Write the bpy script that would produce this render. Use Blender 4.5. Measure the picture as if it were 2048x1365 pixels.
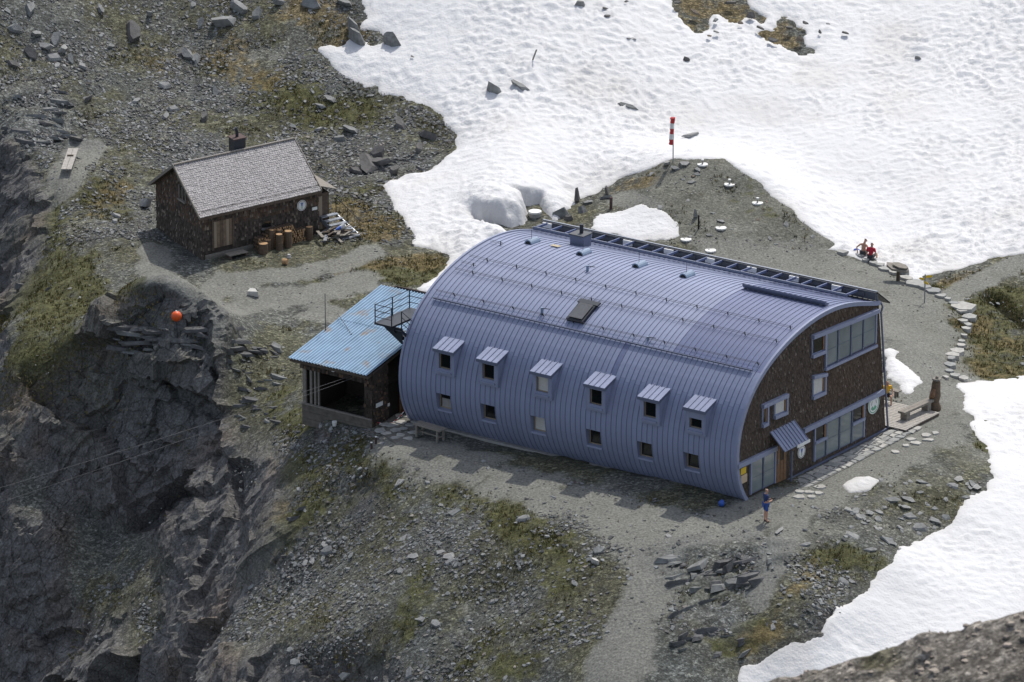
import bpy, bmesh, math, random
import numpy as np
from mathutils import Vector, Matrix
random.seed(7); RNG = np.random.default_rng(11)
R = math.radians
for o in list(bpy.data.objects): bpy.data.objects.remove(o)
SC = bpy.context.scene; COL = SC.collection

# ------------------------------------------------------------------ camera
PITCH, DIST, SCL = 19.5, 280.0, 38.0          # photo: 38 px per metre at the lodge
FPX = SCL*DIST; _t = R(PITCH)
CAM = np.array([0, -DIST*math.cos(_t), DIST*math.sin(_t)])
UPV = np.array([0, math.sin(_t), math.cos(_t)]); FWD = np.array([0, math.cos(_t), -math.sin(_t)])
cd = bpy.data.cameras.new('camera'); cam = bpy.data.objects.new('camera', cd); COL.objects.link(cam)
cam.location = CAM; cam.rotation_euler = (R(90-PITCH), 0, 0)
cd.sensor_width = 36; cd.lens = 36*FPX/2048; cd.clip_start = 1; cd.clip_end = 2000
cd.dof.use_dof = True; cd.dof.focus_distance = 278; cd.dof.aperture_fstop = 2.2
SC.camera = cam

# ------------------------------------------------------------------ light
SUN = Vector((0.40*math.cos(R(58)), 0.917*math.cos(R(58)), math.sin(R(58)))).normalized()
w = bpy.data.worlds.new('World'); SC.world = w; w.use_nodes = True
nt = w.node_tree; sky = nt.nodes.new('ShaderNodeTexSky'); sky.sky_type = 'NISHITA'; sky.sun_disc = False
sky.sun_elevation = math.asin(SUN.z); sky.sun_rotation = math.atan2(SUN.x, SUN.y)
sky.altitude = 1000; sky.air_density = 0.8; sky.dust_density = 4.0; sky.ozone_density = 0.4
bg = nt.nodes['Background']; hs = nt.nodes.new('ShaderNodeHueSaturation'); hs.inputs['Saturation'].default_value = .62; nt.links.new(sky.outputs[0], hs.inputs['Color']); nt.links.new(hs.outputs[0], bg.inputs[0]); bg.inputs[1].default_value = 0.15
sd = bpy.data.lights.new('sun', 'SUN'); so = bpy.data.objects.new('sun', sd); COL.objects.link(so)
sd.energy = 2.3; sd.angle = R(0.6); sd.color = (1.0, 0.965, 0.9)
so.rotation_euler = SUN.to_track_quat('Z', 'Y').to_euler(); so.location = (20, 40, 80)
vs = SC.view_settings; vs.view_transform = 'Standard'; vs.look = 'None'; vs.exposure = 0.45; vs.gamma = 1

# ------------------------------------------------------------------ photo pixel -> direction / position
def ray(u, v): return np.array([(u-1024)/FPX, 0, 0]) - (v-682.5)/FPX*UPV + FWD
def PZ(u, v, z=0.0):
    d = ray(u, v); return CAM + (z-CAM[2])/d[2]*d
def PPL(u, v, p0, n):                      # pixel onto the plane through p0 with normal n
    d = ray(u, v); return CAM + ((np.asarray(p0)-CAM)@n)/(d@n)*d

# ------------------------------------------------------------------ noise (numpy)
def _hash(ix, iy, iz, s):
    h = (ix.astype(np.int64)*374761393 + iy.astype(np.int64)*668265263 + iz.astype(np.int64)*2147483647 + s*144269504) & 0xffffffff
    h = ((h ^ (h >> 13))*1274126177) & 0xffffffff
    h = ((h ^ (h >> 16))*2246822519) & 0xffffffff
    return ((h ^ (h >> 15)) & 0xffffff)/float(0xffffff)
def vnoise(p, s=0):
    p = np.asarray(p, float); i = np.floor(p); f = p-i; f = f*f*f*(f*(f*6-15)+10); i = i.astype(np.int64)
    r = np.zeros(len(p))
    for dx in (0, 1):
        for dy in (0, 1):
            for dz in (0, 1):
                wgt = (f[:,0] if dx else 1-f[:,0])*(f[:,1] if dy else 1-f[:,1])*(f[:,2] if dz else 1-f[:,2])
                r += wgt*_hash(i[:,0]+dx, i[:,1]+dy, i[:,2]+dz, s)
    return r*2-1
def fbm(p, sc=1.0, oc=4, s=0, gain=.5):
    p = np.asarray(p, float)
    if p.shape[1] == 2: p = np.c_[p, np.zeros(len(p))]
    r = 0; a = 1; n = 0
    for k in range(oc):
        r = r + a*vnoise(p*sc*(2**k)+17.3*k, s+k); n += a; a *= gain
    return r/n
def worley(p, sc, s=0, dims=3, jit=1.0):   # f1, f2, id-random, vector to nearest cell
    q = np.asarray(p, float)*sc
    if q.shape[1] == 2: q = np.c_[q, np.zeros(len(q))]
    i0 = np.floor(q).astype(np.int64)
    f1 = np.full(len(q), 9.); f2 = np.full(len(q), 9.); rid = np.zeros(len(q)); vec = np.zeros((len(q), 3))
    for dx in (-1, 0, 1):
        for dy in (-1, 0, 1):
            for dz in ((-1, 0, 1) if dims == 3 else (0,)):
                c = i0+np.array([dx, dy, dz])
                o = np.stack([_hash(c[:,0], c[:,1], c[:,2], s+k) for k in (1, 2, 3)], 1)*jit+.5*(1-jit)
                if dims == 2: o[:,2] = 0; c = c*np.array([1, 1, 0])
                dv = q-(c+o)
                if dims == 2: dv[:,2] = 0
                d = np.sqrt((dv**2).sum(1)); m = d < f1
                f2 = np.where(m, f1, np.minimum(f2, d)); f1 = np.where(m, d, f1)
                rid = np.where(m, _hash(c[:,0], c[:,1], c[:,2], s+9), rid); vec[m] = dv[m]
    return f1, f2, rid, vec
def sstep(a, b, x):
    t = np.clip((x-a)/(b-a), 0, 1); return t*t*(3-2*t)

# ------------------------------------------------------------------ materials
MATS = {}
def pmat(name, col, rough=.7, metal=0., noise=.0, nscale=8., bump=0., bscale=30., attr=None, spec=.5, wear=None, coords='Object'):
    m = bpy.data.materials.new(name); m.use_nodes = True; t = m.node_tree; b = t.nodes['Principled BSDF']
    b.inputs['Roughness'].default_value = rough; b.inputs['Metallic'].default_value = metal
    b.inputs['Specular IOR Level'].default_value = spec
    tc = t.nodes.new('ShaderNodeTexCoord'); src = None
    if attr:
        a = t.nodes.new('ShaderNodeAttribute'); a.attribute_name = attr; src = a.outputs['Color']
    def mul(src, fac):
        mx = t.nodes.new('ShaderNodeMix'); mx.data_type = 'RGBA'; mx.blend_type = 'MULTIPLY'; mx.inputs[0].default_value = 1
        if src: t.links.new(src, mx.inputs[6])
        else: mx.inputs[6].default_value = (*col, 1)
        t.links.new(fac, mx.inputs[7]); return mx.outputs[2]
    if noise:
        n = t.nodes.new('ShaderNodeTexNoise'); n.inputs['Scale'].default_value = nscale; n.inputs['Detail'].default_value = 6
        t.links.new(tc.outputs[coords], n.inputs['Vector'])
        mr = t.nodes.new('ShaderNodeMapRange'); mr.inputs[1].default_value = .25; mr.inputs[2].default_value = .75
        mr.inputs[3].default_value = 1-noise; mr.inputs[4].default_value = 1+noise
        t.links.new(n.outputs[0], mr.inputs[0]); src = mul(src, mr.outputs[0])
    if wear:                                # (colour, noise scale, threshold, softness)
        n = t.nodes.new('ShaderNodeTexNoise'); n.inputs['Scale'].default_value = wear[1]; n.inputs['Detail'].default_value = 8
        t.links.new(tc.outputs[coords], n.inputs['Vector'])
        mr = t.nodes.new('ShaderNodeMapRange'); mr.inputs[1].default_value = wear[2]; mr.inputs[2].default_value = wear[2]+wear[3]
        t.links.new(n.outputs[0], mr.inputs[0])
        mx = t.nodes.new('ShaderNodeMix'); mx.data_type = 'RGBA'
        t.links.new(mr.outputs[0], mx.inputs[0])
        if src: t.links.new(src, mx.inputs[6])
        else: mx.inputs[6].default_value = (*col, 1)
        mx.inputs[7].default_value = (*wear[0], 1); src = mx.outputs[2]
    if src: t.links.new(src, b.inputs['Base Color'])
    else: b.inputs['Base Color'].default_value = (*col, 1)
    if bump:
        n = t.nodes.new('ShaderNodeTexNoise'); n.inputs['Scale'].default_value = bscale; n.inputs['Detail'].default_value = 8
        n.inputs['Roughness'].default_value = .65
        t.links.new(tc.outputs[coords], n.inputs['Vector'])
        bp = t.nodes.new('ShaderNodeBump'); bp.inputs['Strength'].default_value = 1; bp.inputs['Distance'].default_value = bump
        t.links.new(n.outputs[0], bp.inputs['Height']); t.links.new(bp.outputs[0], b.inputs['Normal'])
    MATS[name] = m; return m

# ------------------------------------------------------------------ mesh helpers
def np_mesh(name, verts, faces, mat, cols=None, smooth=False, mask=None):
    """verts (n,3), faces (m,k) equal-sized polygons"""
    verts = np.asarray(verts, np.float32); faces = np.asarray(faces, np.int32); k = faces.shape[1]
    me = bpy.data.meshes.new(name); me.vertices.add(len(verts)); me.vertices.foreach_set('co', verts.ravel())
    me.loops.add(faces.size); me.loops.foreach_set('vertex_index', faces.ravel())
    me.polygons.add(len(faces)); me.polygons.foreach_set('loop_start', np.arange(0, faces.size, k, dtype=np.int32))
    me.update(calc_edges=True)
    sm_ = np.full(len(faces), bool(smooth)) if np.isscalar(smooth) else np.asarray(smooth, bool)
    me.polygons.foreach_set('use_smooth', sm_)
    if cols is not None:
        a = me.color_attributes.new('Col', 'FLOAT_COLOR', 'POINT')
        c = np.ones((len(verts), 4), np.float32); cols = np.asarray(cols); c[:,:cols.shape[1]] = cols; a.data.foreach_set('color', c.ravel())
    if mask is not None:
        a = me.color_attributes.new('Msk', 'FLOAT_COLOR', 'POINT'); c = np.ones((len(verts), 4), np.float32); c[:,:mask.shape[1]] = mask; a.data.foreach_set('color', c.ravel())
    me.materials.append(mat); return me
def link(name, me, parent=None, loc=None, **props):
    o = bpy.data.objects.new(name, me); COL.objects.link(o)
    if loc is not None: o.location = loc
    if parent is not None: o.parent = parent
    for k, v in props.items(): o[k] = v
    return o
def tag(o, label, cat, group=None):
    o['label'] = label; o['category'] = cat
    if group: o['group'] = group
    return o
# ================================================================== TERRAIN
# control points: photo pixel + estimated height above the lodge pad (metres)
CP = [ # lodge pad
(830,880,0),(950,925,0),(1100,975,0),(1250,1020,0),(1400,1052,0),(1530,1040,0),(1650,962,0),(1750,915,0),(1830,870,0),(1870,800,0),
(1860,700,0),(1840,620,0),(1760,560,0),(1650,530,0),(1500,515,.1),(1200,800,0),(1400,800,0),(1000,780,0),(1600,850,0),(1300,700,0),
(650,850,-.6),(740,852,-.15),(800,800,0),(700,730,-.1),(620,780,-.7),
# saddle and small hut
(405,522,.8),(655,490,.8),(312,455,.8),(520,470,.8),(560,560,.5),(700,600,.2),(330,590,.5),(860,520,.4),(650,650,0),(450,620,.35),
(880,470,.7),(830,430,1.0),(960,520,.4),
# slope above the small hut
(200,400,1.3),(100,300,2.6),(50,150,5.2),(50,0,8.2),(300,200,3.6),(300,100,5.2),(300,0,7.2),(550,200,3.4),(600,50,6.2),(700,150,4.3),
(850,250,2.9),(905,290,2.3),(780,350,1.5),(700,400,1.0),(500,330,1.7),(-150,0,8.8),(-150,200,4.6),
# gully at the far left
(0,322,2.0),(35,335,1.9),(0,450,-1.5),(0,600,-4.8),(35,540,-2.6),(100,470,.4),(115,590,-.2),(70,640,-.7),(0,665,-1.3),(-80,600,-5),(-100,330,2.2),(-80,450,-1.6),(65,400,1.0),
# grass shoulder and cliff top
(200,620,.2),(150,700,-.7),(50,735,-1.8),(0,755,-2.4),(350,652,1.5),(430,655,1.2),(240,668,.8),(470,690,.2),(540,760,-1.0),(575,810,-1.3),(400,605,.45),
# cliff foot
(330,1260,-11),(430,1160,-8),(560,900,-2.2),(500,1020,-4.6),(250,1365,-13.3),(100,1365,-15),(0,1365,-15.5),(-150,1100,-13),(250,1500,-16.5),(0,1500,-19),(-200,1365,-18),
(330,900,-4.8),(430,850,-2.9),(200,950,-6.5),(60,1050,-8.2),(200,1150,-10.3),(60,1200,-11.6),
# scree below the lodge
(620,905,-1.4),(700,1000,-2.2),(560,1050,-3.8),(700,1200,-4.6),(560,1200,-6.2),(430,1300,-8.6),(600,1365,-7.6),(800,1365,-6.2),(1000,1365,-5),
(1240,1365,-3.6),(1240,1200,-1.7),(1250,1070,-.25),(900,1100,-2.0),(1050,1100,-1.2),(1100,1020,-.3),(1150,1100,-.8),(1000,1200,-3.0),(760,930,-.5),
(1000,1500,-7),(600,1500,-10.5),(1240,1500,-5.5),
# rocky knoll in front
(1400,1090,-.25),(1350,1130,-.8),(1330,1180,-1.4),(1500,1070,-.1),(1600,1060,-.2),(1450,1200,-1.7),(1450,1330,-3.4),(1600,1150,-1.0),(1700,1080,-.6),
(1780,1130,-1.4),(1650,1220,-1.8),(1550,1290,-2.9),(1900,1000,-.6),(1980,930,-.5),(1990,1000,-1.0),
# lower snow on the right
(1900,1090,-1.8),(2000,1150,-2.6),(1800,1200,-2.5),(1700,1280,-3.2),(1500,1365,-4.2),(1900,1290,-3.6),(2048,1200,-3.2),(2048,900,-.8),(2048,780,-.8),
(2200,1000,-1.5),(2200,1300,-5),(1700,1450,-5.5),(2100,1500,-6.5),
# right of the retaining wall
(1960,640,-.5),(2048,600,-.6),(2000,700,-1.0),(1935,700,-.7),(1970,755,-1.0),(1950,560,-.2),(2048,515,.0),(2200,560,0),
# upper snow field
(1850,552,-.2),(1700,480,-.1),(1900,450,.3),(2048,450,.6),(1700,300,1.8),(1700,100,4.4),(1700,0,6),(2048,300,2.0),(2048,100,4.8),(2048,0,6.5),
(2250,300,2.5),(2250,0,7),(1300,290,2.2),(1300,100,5),(1300,0,6.8),(1000,300,2.6),(1000,100,5.6),(1000,0,7.5),(800,50,6.3),(1000,400,1.3),(1150,370,1.4),
# wind-sock mound
(1345,323,2.9),(1420,317,2.9),(1490,350,2.6),(1580,420,1.5),(1650,482,.5),(1440,454,1.0),(1500,500,.25),(1600,503,.12),(1372,477,.65),(1459,367,2.15),(1515,404,1.6),
(1420,285,1.8),(1600,375,1.0),(1240,385,1.5),(1260,440,1.1),(1150,440,1.0),(1500,310,1.6),(1060,440,.9),(1300,400,1.8)]
_cp = np.array([np.r_[PZ(u, v, z)] for u, v, z in CP])
_extra = np.array([(-70,140,30),(0,150,26),(70,140,24),(-70,60,14),(75,60,8),(70,0,-1),(75,-60,-6),(0,-75,-16),(-70,-60,-26),(-70,0,-14),(-75,30,0)], float)
_cp = np.vstack([_cp, _extra])
def _phi(r2): return np.where(r2 > 1e-9, .5*r2*np.log(np.maximum(r2, 1e-9)), 0)
_n = len(_cp); _K = _phi(((_cp[:,None,:2]-_cp[None,:,:2])**2).sum(2)) + np.eye(_n)*.35
_Pm = np.c_[np.ones(_n), _cp[:,:2]]
_A = np.block([[_K, _Pm], [_Pm.T, np.zeros((3, 3))]]); _sol = np.linalg.solve(_A, np.r_[_cp[:,2], 0, 0, 0])
def rbf(xy):
    out = np.zeros(len(xy))
    for a in range(0, len(xy), 60000):
        q = xy[a:a+60000]; r2 = (q[:,None,0]-_cp[None,:,0])**2+(q[:,None,1]-_cp[None,:,1])**2
        out[a:a+60000] = _phi(r2)@_sol[:_n]+_sol[_n]+q@_sol[_n+1:]
    return out
GX0, GX1, GY0, GY1, GS = -62., 62., -72., 132., .4
_gx = np.arange(GX0, GX1+GS, GS); _gy = np.arange(GY0, GY1+GS, GS)
_XX, _YY = np.meshgrid(_gx, _gy, indexing='ij'); _gxy = np.c_[_XX.ravel(), _YY.ravel()]
HG = rbf(_gxy)
HG = (HG + .10*fbm(_gxy, .35, 3, 5)).reshape(_XX.shape)
def hq(x, y):
    x = np.asarray(x, float); y = np.asarray(y, float)
    a = np.clip((x-GX0)/GS, 0, len(_gx)-1.001); b = np.clip((y-GY0)/GS, 0, len(_gy)-1.001)
    i = a.astype(int); j = b.astype(int); f = a-i; g = b-j
    return HG[i,j]*(1-f)*(1-g)+HG[i+1,j]*f*(1-g)+HG[i,j+1]*(1-f)*g+HG[i+1,j+1]*f*g
# level pads under lodge, shed and small hut
def flatten(uvz, rad):
    for u, v, z in uvz:
        p = PZ(u, v, z); d = np.hypot(_XX-p[0], _YY-p[1]); k = 1-sstep(rad*.6, rad, d)
        HG[:] = HG*(1-k)+z*k
flatten([(1100,850,0),(1300,880,0),(1500,880,0),(1620,880,0),(1250,780,0),(1450,760,0),(1650,780,0),(1000,830,0),(900,800,0),(1750,840,0)], 6.0)
flatten([(1830,850,0),(1790,860,0)], 3.2)
flatten([(410,500,.8),(520,470,.8),(600,470,.8),(650,470,.8)], 3.4)
flatten([(700,840,-.25),(760,800,-.15)], 2.0)
_gpc = {}
def gp(u, v, dz=0.):                        # pixel -> first hit on the terrain
    k = (u, v, dz)
    if k not in _gpc: _gpc[k] = _gp(u, v, dz)
    return _gpc[k].copy()
def _gp(u, v, dz=0.):
    d = ray(u, v); t = np.arange(190, 420, .15); p = CAM+t[:,None]*d
    h = hq(p[:,0], p[:,1])+dz; k = np.argmax(p[:,2] < h)
    if not (p[k,2] < h[k]): return PZ(u, v, dz)
    a, b = t[k-1], t[k]
    for _ in range(12):
        m = (a+b)/2; q = CAM+m*d
        if q[2] < hq(q[0], q[1])+dz: b = m
        else: a = m
    q = CAM+b*d; return np.array([q[0], q[1], float(hq(q[0], q[1]))])
def nrm(x, y, e=.4):
    n = np.array([hq(x-e, y)-hq(x+e, y), hq(x, y-e)-hq(x, y+e), 2*e], float); return n/np.linalg.norm(n)
def stroke(pts, r, xy, soft=.8):            # weight of a brush stroke given as photo pixels, radius in metres
    q = np.array([gp(*p)[:2] for p in pts]); d = np.full(len(xy), 1e9)
    if len(q) == 1: d = np.hypot(*(xy-q[0]).T)
    for a, b in zip(q[:-1], q[1:]):
        ab = b-a; t = np.clip(((xy-a)@ab)/max(ab@ab, 1e-9), 0, 1); d = np.minimum(d, np.hypot(*(xy-a-t[:,None]*ab).T))
    return 1-sstep(r*(1-soft), r*(1+soft), d)
def polydist(xy, poly):                     # signed distance, positive inside
    poly = np.asarray(poly)[:,:2]; d = np.full(len(xy), 1e9); ins = np.zeros(len(xy), bool)
    for a, b in zip(poly, np.roll(poly, -1, 0)):
        ab = b-a; t = np.clip(((xy-a)@ab)/max(ab@ab, 1e-9), 0, 1); d = np.minimum(d, np.hypot(*(xy-a-t[:,None]*ab).T))
        c = (a[1] > xy[:,1]) != (b[1] > xy[:,1])
        with np.errstate(divide='ignore', invalid='ignore'):
            ins ^= c & (xy[:,0] < (b[0]-a[0])*(xy[:,1]-a[1])/(b[1]-a[1])+a[0])
    return np.where(ins, d, -d)

PATHS = [([(800,890),(950,940),(1100,990),(1250,1035),(1400,1062),(1530,1030),(1650,975),(1800,905),(1880,850)], 1.7),
 ([(1240,1050),(1300,1095),(1310,1160),(1280,1230),(1250,1300),(1230,1400)], 1.5),
 ([(1880,830),(1860,740),(1840,660),(1800,600),(1720,560),(1600,530),(1450,522)], 2.4),
 ([(310,500),(330,560),(450,560),(600,548),(700,525),(740,505)], .9), ([(380,590),(500,600),(640,590),(720,560)], 1.3),
 ([(640,620),(760,660)], 1.2), ([(1890,600),(1950,565),(2060,515)], .8), ([(1300,420),(1240,395)], .8), ([(1640,975),(1560,1090),(1520,1200)], .7), ([(170,300),(120,380)], 1.0)]
GRASS = [([(40,600),(120,650),(60,710),(180,710),(20,740)], 2.2, 1), ([(90,420),(120,500),(150,560),(260,590)], 1.3, .8), ([(230,440),(200,380),(160,460)], 1.4, .55),
 ([(540,190),(640,230),(720,220)], 2.0, .8), ([(430,140),(520,180)], 1.2, .5), ([(560,90),(640,140)], 1.5, .5), ([(660,560),(700,590)], 1.0, .5),
 ([(740,540),(830,560),(870,530)], 1.2, .9), ([(600,930),(640,1000),(560,1080),(510,1130)], 1.0, .95), ([(690,890),(760,930),(720,980)], 1.1, .9), ([(770,960),(830,1040)], 1.0, .6),
 ([(900,1000),(1000,1030),(1080,1080),(1150,1150),(1100,1250),(1000,1270)], 1.3, .7), ([(850,1130),(800,1280),(700,1330)], .9, .7), ([(950,1330),(1100,1320)], 1.0, .6),
 ([(1340,1190),(1420,1190),(1480,1150)], .7, .9), ([(1640,1120),(1700,1110),(1760,1130)], .9, .9), ([(1440,1290),(1520,1270)], .6, .8), ([(1400,1150),(1380,1130)], .5, .8),
 ([(1950,620),(2060,590)], 1.8, 1), ([(1940,700),(2000,680),(2060,700),(1960,740),(2060,740)], 1.8, 1), ([(1880,575),(1920,580)], .7, .9), ([(2000,550),(2060,540)], .8, .9), ([(1850,640),(1880,700)], .6, .6),
 ([(1955,830),(1975,900)], .5, .8), ([(1500,370),(1540,440),(1420,340)], .8, .45), ([(230,672),(350,668),(460,690)], .8, .9), ([(300,610),(250,640)], 1.0, .8), ([(1950,650),(2060,640)], 2.0, 1), ([(560,790),(600,860)], .8, .6), ([(640,420),(720,380)], 1.0, .5)]
DRY = [([(690,420),(740,450),(770,470)], 1.4, 1), ([(440,90),(500,160),(540,160)], 1.6, .7), ([(600,20),(660,60),(690,90)], 1.6, .8), ([(700,530),(800,520),(860,525)], 1.0, .7),
 ([(640,520),(680,550)], .8, .5), ([(1960,660),(2040,640),(1950,740),(2040,720)], 2.0, .6), ([(1900,570),(1960,545)], .8, .6), ([(150,480),(230,380)], 1.0, .5), ([(520,1080),(640,960)], .9, .6),
 ([(1400,20),(1450,30),(1540,70)], 2.5, .7), ([(300,120),(380,60)], 1.2, .4), ([(1640,1130),(1560,1270),(1500,1300)], .7, .5), ([(1250,370),(1290,360)], .8, .6)]
SMOOTH = [([(1345,345),(1420,350),(1500,400),(1560,450),(1600,485)], 2.2, 1.), ([(1330,430),(1420,430),(1500,480)], 2.5, 1.), ([(1700,1000),(1850,960),(1930,900)], 1.6, .6), ([(1560,1090),(1500,1130),(1700,1050)], 1.0, .6)]
def ground_colour(P, N):
    xy = P[:,:2]; n1 = fbm(P, .8, 4, 1); n2 = fbm(P, 3.2, 3, 2); n3 = fbm(P, .25, 3, 3)
    c = np.array([.108,.111,.098])*(1+.3*n1+.25*n2)[:,None]
    c = c*(1+n3[:,None]*np.array([.15,.1,.02]))
    mo = sstep(-.18, .22, fbm(P, .33, 4, 12)+.35*n2)[:,None]*.68; c = c*(1-mo)+mo*np.array([.088,.084,.046])*(1+.35*n1+.35*n2)[:,None]
    steep = sstep(.80, .62, N[:,2])
    rock = np.array([.140,.135,.129])*(1+.22*n1+.22*n2)[:,None]; brown = np.array([.16,.125,.10])
    rb = sstep(.1, .6, fbm(P, .35, 4, 8))[:,None]*.6; rock = rock*(1-rb)+brown*rb*(1+.4*n2)[:,None]
    lich = sstep(.25, .55, fbm(P, 2.5, 4, 9))[:,None]*.5; rock = rock*(1-lich)+np.array([.25,.25,.24])*lich
    c = c*(1-steep[:,None])+rock*steep[:,None]
    def lay(c, wgt, col, var):
        wgt = (wgt*(1-steep*.8))[:,None]; return c*(1-wgt)+np.array(col)*(1+var[:,None])*wgt
    g = np.zeros(len(P)); d = np.zeros(len(P)); p = np.zeros(len(P))
    for pts, r, k in GRASS: g = np.maximum(g, k*stroke(pts, r, xy))
    for pts, r, k in DRY: d = np.maximum(d, k*stroke(pts, r, xy))
    for pts, r in PATHS: p = np.maximum(p, stroke(pts, r, xy, .55))
    p = sstep(.3, .7, p+.7*n1+.25*n2)
    nb = fbm(P, .45, 4, 6); g = sstep(.40, .80, g+.8*nb+.5*n2)*(1-.9*p)*sstep(.05, .3, g); d = sstep(.40, .85, d+.8*nb+.5*n2)*(1-.9*p)*sstep(.05, .3, d)
    sm_ = np.zeros(len(P))
    for pts, r, k in SMOOTH: sm_ = np.maximum(sm_, k*stroke(pts, r, xy))
    sm_ = sstep(.3, .8, sm_+.4*n1); c = lay(c, sm_*.85, (.155,.155,.132), .2*n1+.15*n2)
    c = lay(c, p, (.18,.18,.16), .12*n1+.10*n2)
    c = lay(c, g*.92, (.078,.078,.034), .5*n2+.3*n1); c = lay(c, d*.8, (.145,.112,.055), .4*n2)
    return np.clip(c, .012, .8), g, d, np.maximum(p, .7*sm_), steep

def gpoly(pts): return np.array([gp(*p)[:2] for p in pts])
SNOW_MAIN = [(700,-90),(712,0),(735,30),(722,52),(752,66),(765,80),(740,92),(700,82),(640,98),(642,116),(690,150),(760,183),(830,205),(880,235),(912,262),(908,300),(882,318),(850,345),(812,350),(798,362),(768,368),
 (772,392),(790,420),(836,472),(828,490),(870,500),(893,510),(888,532),(868,562),(835,578),(860,600),(905,560),(950,520),(1040,478),(1000,462),(946,450),(948,438),(1000,448),(1048,452),(1062,440),(1045,425),(1035,412),(1080,408),(1112,440),
 (1150,412),(1155,398),(1235,360),(1282,344),(1330,326),(1345,320),(1400,316),(1440,318),(1490,348),(1580,418),(1640,474),(1662,486),(1650,494),(1625,502),(1690,510),(1730,520),(1790,540),(1830,562),(1870,546),(1960,524),(2048,505),(2160,490),(2260,-90)]
HOLE = [(1325,-70),(1345,40),(1368,62),(1402,44),(1430,50),(1445,40),(1480,34),(1520,60),(1555,82),(1570,110),(1600,112),(1618,100),(1588,60),(1562,42),(1500,18),(1492,-70)]
PATCH = [[(1172,458),(1200,428),(1240,425),(1280,405),(1330,425),(1345,445),(1362,472),(1310,486),(1250,474),(1200,470)],
 [(1912,775),(1940,765),(2000,760),(2048,752),(2200,745),(2300,1100),(2250,1500),(1800,1560),(1450,1460),(1478,1365),(1490,1338),(1560,1290),(1640,1262),(1710,1190),(1790,1108),(1900,1038),(1990,958),(1985,930),(1960,880),(1930,812)],
 [(1762,695),(1792,705),(1812,735),(1842,765),(1815,786),(1770,755)], [(1684,972),(1712,955),(1738,953),(1762,962),(1740,979),(1700,986)]]
# ---- ground sheet: columns along y resampled by arc length so that steep rock stays finely divided
xs = np.r_[np.arange(-46, -31, .4), np.arange(-31, -4, .14), np.arange(-4, 34, .2), np.arange(34, 46, .4)]; NY = 800
V = np.zeros((len(xs), NY, 3))
for i, x in enumerate(xs):
    yy = np.arange(-58, 112, .1); zz = hq(np.full_like(yy, x), yy)
    ds = np.hypot(np.diff(yy), np.diff(zz)); far = 1+np.clip((yy[1:]-35)/25, 0, 3)+np.clip((-38-yy[1:])/6, 0, 3)
    s = np.r_[0, np.cumsum(ds/far)]; t = np.linspace(0, s[-1], NY); V[i,:,0] = x; V[i,:,1] = np.interp(t, s, yy); V[i,:,2] = np.interp(t, s, zz)
def grid_normals(V):
    a = np.gradient(V, axis=0); b = np.gradient(V, axis=1); n = np.cross(a, b); return n/np.linalg.norm(n, axis=2, keepdims=True)
N = grid_normals(V); Pf = V.reshape(-1, 3).copy(); Nf = N.reshape(-1, 3)
st = sstep(.82, .60, Nf[:,2])
gcol, gG, gD, gPth, _ = ground_colour(Pf, Nf)
_sn = np.zeros(len(Pf), bool)
for _p in [SNOW_MAIN]+PATCH: _sn |= polydist(Pf[:,:2], gpoly(_p)) > .15
st = st*(~_sn); m = st > .01; q = Pf[m]; qs = q@np.array([[.9,0,.3],[0,1,0],[-.3,.1,1.]]).T*np.array([1,1,1.5])
big = fbm(q, .14, 3, 21); qs = qs+.35*np.c_[fbm(q, .7, 2, 22), fbm(q, .7, 2, 23), fbm(q, .7, 2, 24)]
def facets(sc, seed, amp, tilt):            # piecewise-planar blocks with sharp breaks between them
    f1, f2, rid, vec = worley(qs*np.array([1.15, 1, .62]), sc, seed); k = (rid*1e6).astype(np.int64); z0 = np.zeros(len(k), int)
    rg = np.stack([_hash(k, z0+j, z0, 3) for j in range(3)], 1)*2-1; return amp*(rid-.5)+tilt*(vec*rg).sum(1)
disp = .7*big + facets(.20, 31, 1.5, 1.3) + facets(.55, 41, .55, .5) + facets(1.7, 51, .14, .13) + .03*fbm(q, 3.5, 2, 52)
Pf[m] += Nf[m]*(disp*st[m]**1.6*(1-.45*sstep(-17, -13, q[:,0])))[:,None]
flat = (1-st)
strat = fbm(Pf@np.array([[.5,.2,.0],[.0,1.6,.0],[.0,0,1]]).T, .9, 3, 61)
Pf[:,2] += flat*((.05+.10*gG+.05*gD)*(1-.8*gPth))*(fbm(Pf, 1.6, 4, 71)) + flat*(1-gPth)*.05*strat
# bedrock ribs on the knoll in front and below the small slope on the left
for pts, r, a in (([(1380,1130),(1450,1150),(1520,1110)], 1.7, .35), ([(1400,1220),(1450,1240)], 1.0, .30), ([(60,200),(120,260),(30,250)], 2.0, .35), ([(300,640),(420,670)], 1.6, .35), ([(840,320),(760,340)], 1.2, .3)):
    wgt = stroke(pts, r, Pf[:,:2]); mm = wgt > .02; qq = Pf[mm]@np.array([[.35,.35,0],[-.8,1.5,0],[0,0,1.2]]).T
    a1, a2, ri, _ = worley(qq, 1.0, 77); Pf[mm,2] += wgt[mm]*a*(ri-.5)*sstep(0, .15, a2-a1)
    k = (wgt*.75)[:,None]; gcol = gcol*(1-k)+k*np.array([.13,.135,.13])*(1+.5*fbm(Pf, 2.0, 3, 78))[:,None]
dk = stroke([(1985,592),(2020,620),(2060,650)], .5, Pf[:,:2], .5); Pf[:,2] -= dk*.9*(.7+.3*fbm(Pf, 1.5, 2, 3)); gcol *= (1-.75*dk)[:,None]   # ditch, sunk and darkened
idx = np.arange(len(xs)*NY).reshape(len(xs), NY)
F = np.stack([idx[:-1,:-1], idx[1:,:-1], idx[1:,1:], idx[:-1,1:]], -1).reshape(-1, 4)
gm = pmat('ground', (.1,.1,.1), .95, noise=.45, nscale=9, attr='Col', spec=.15)
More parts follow.
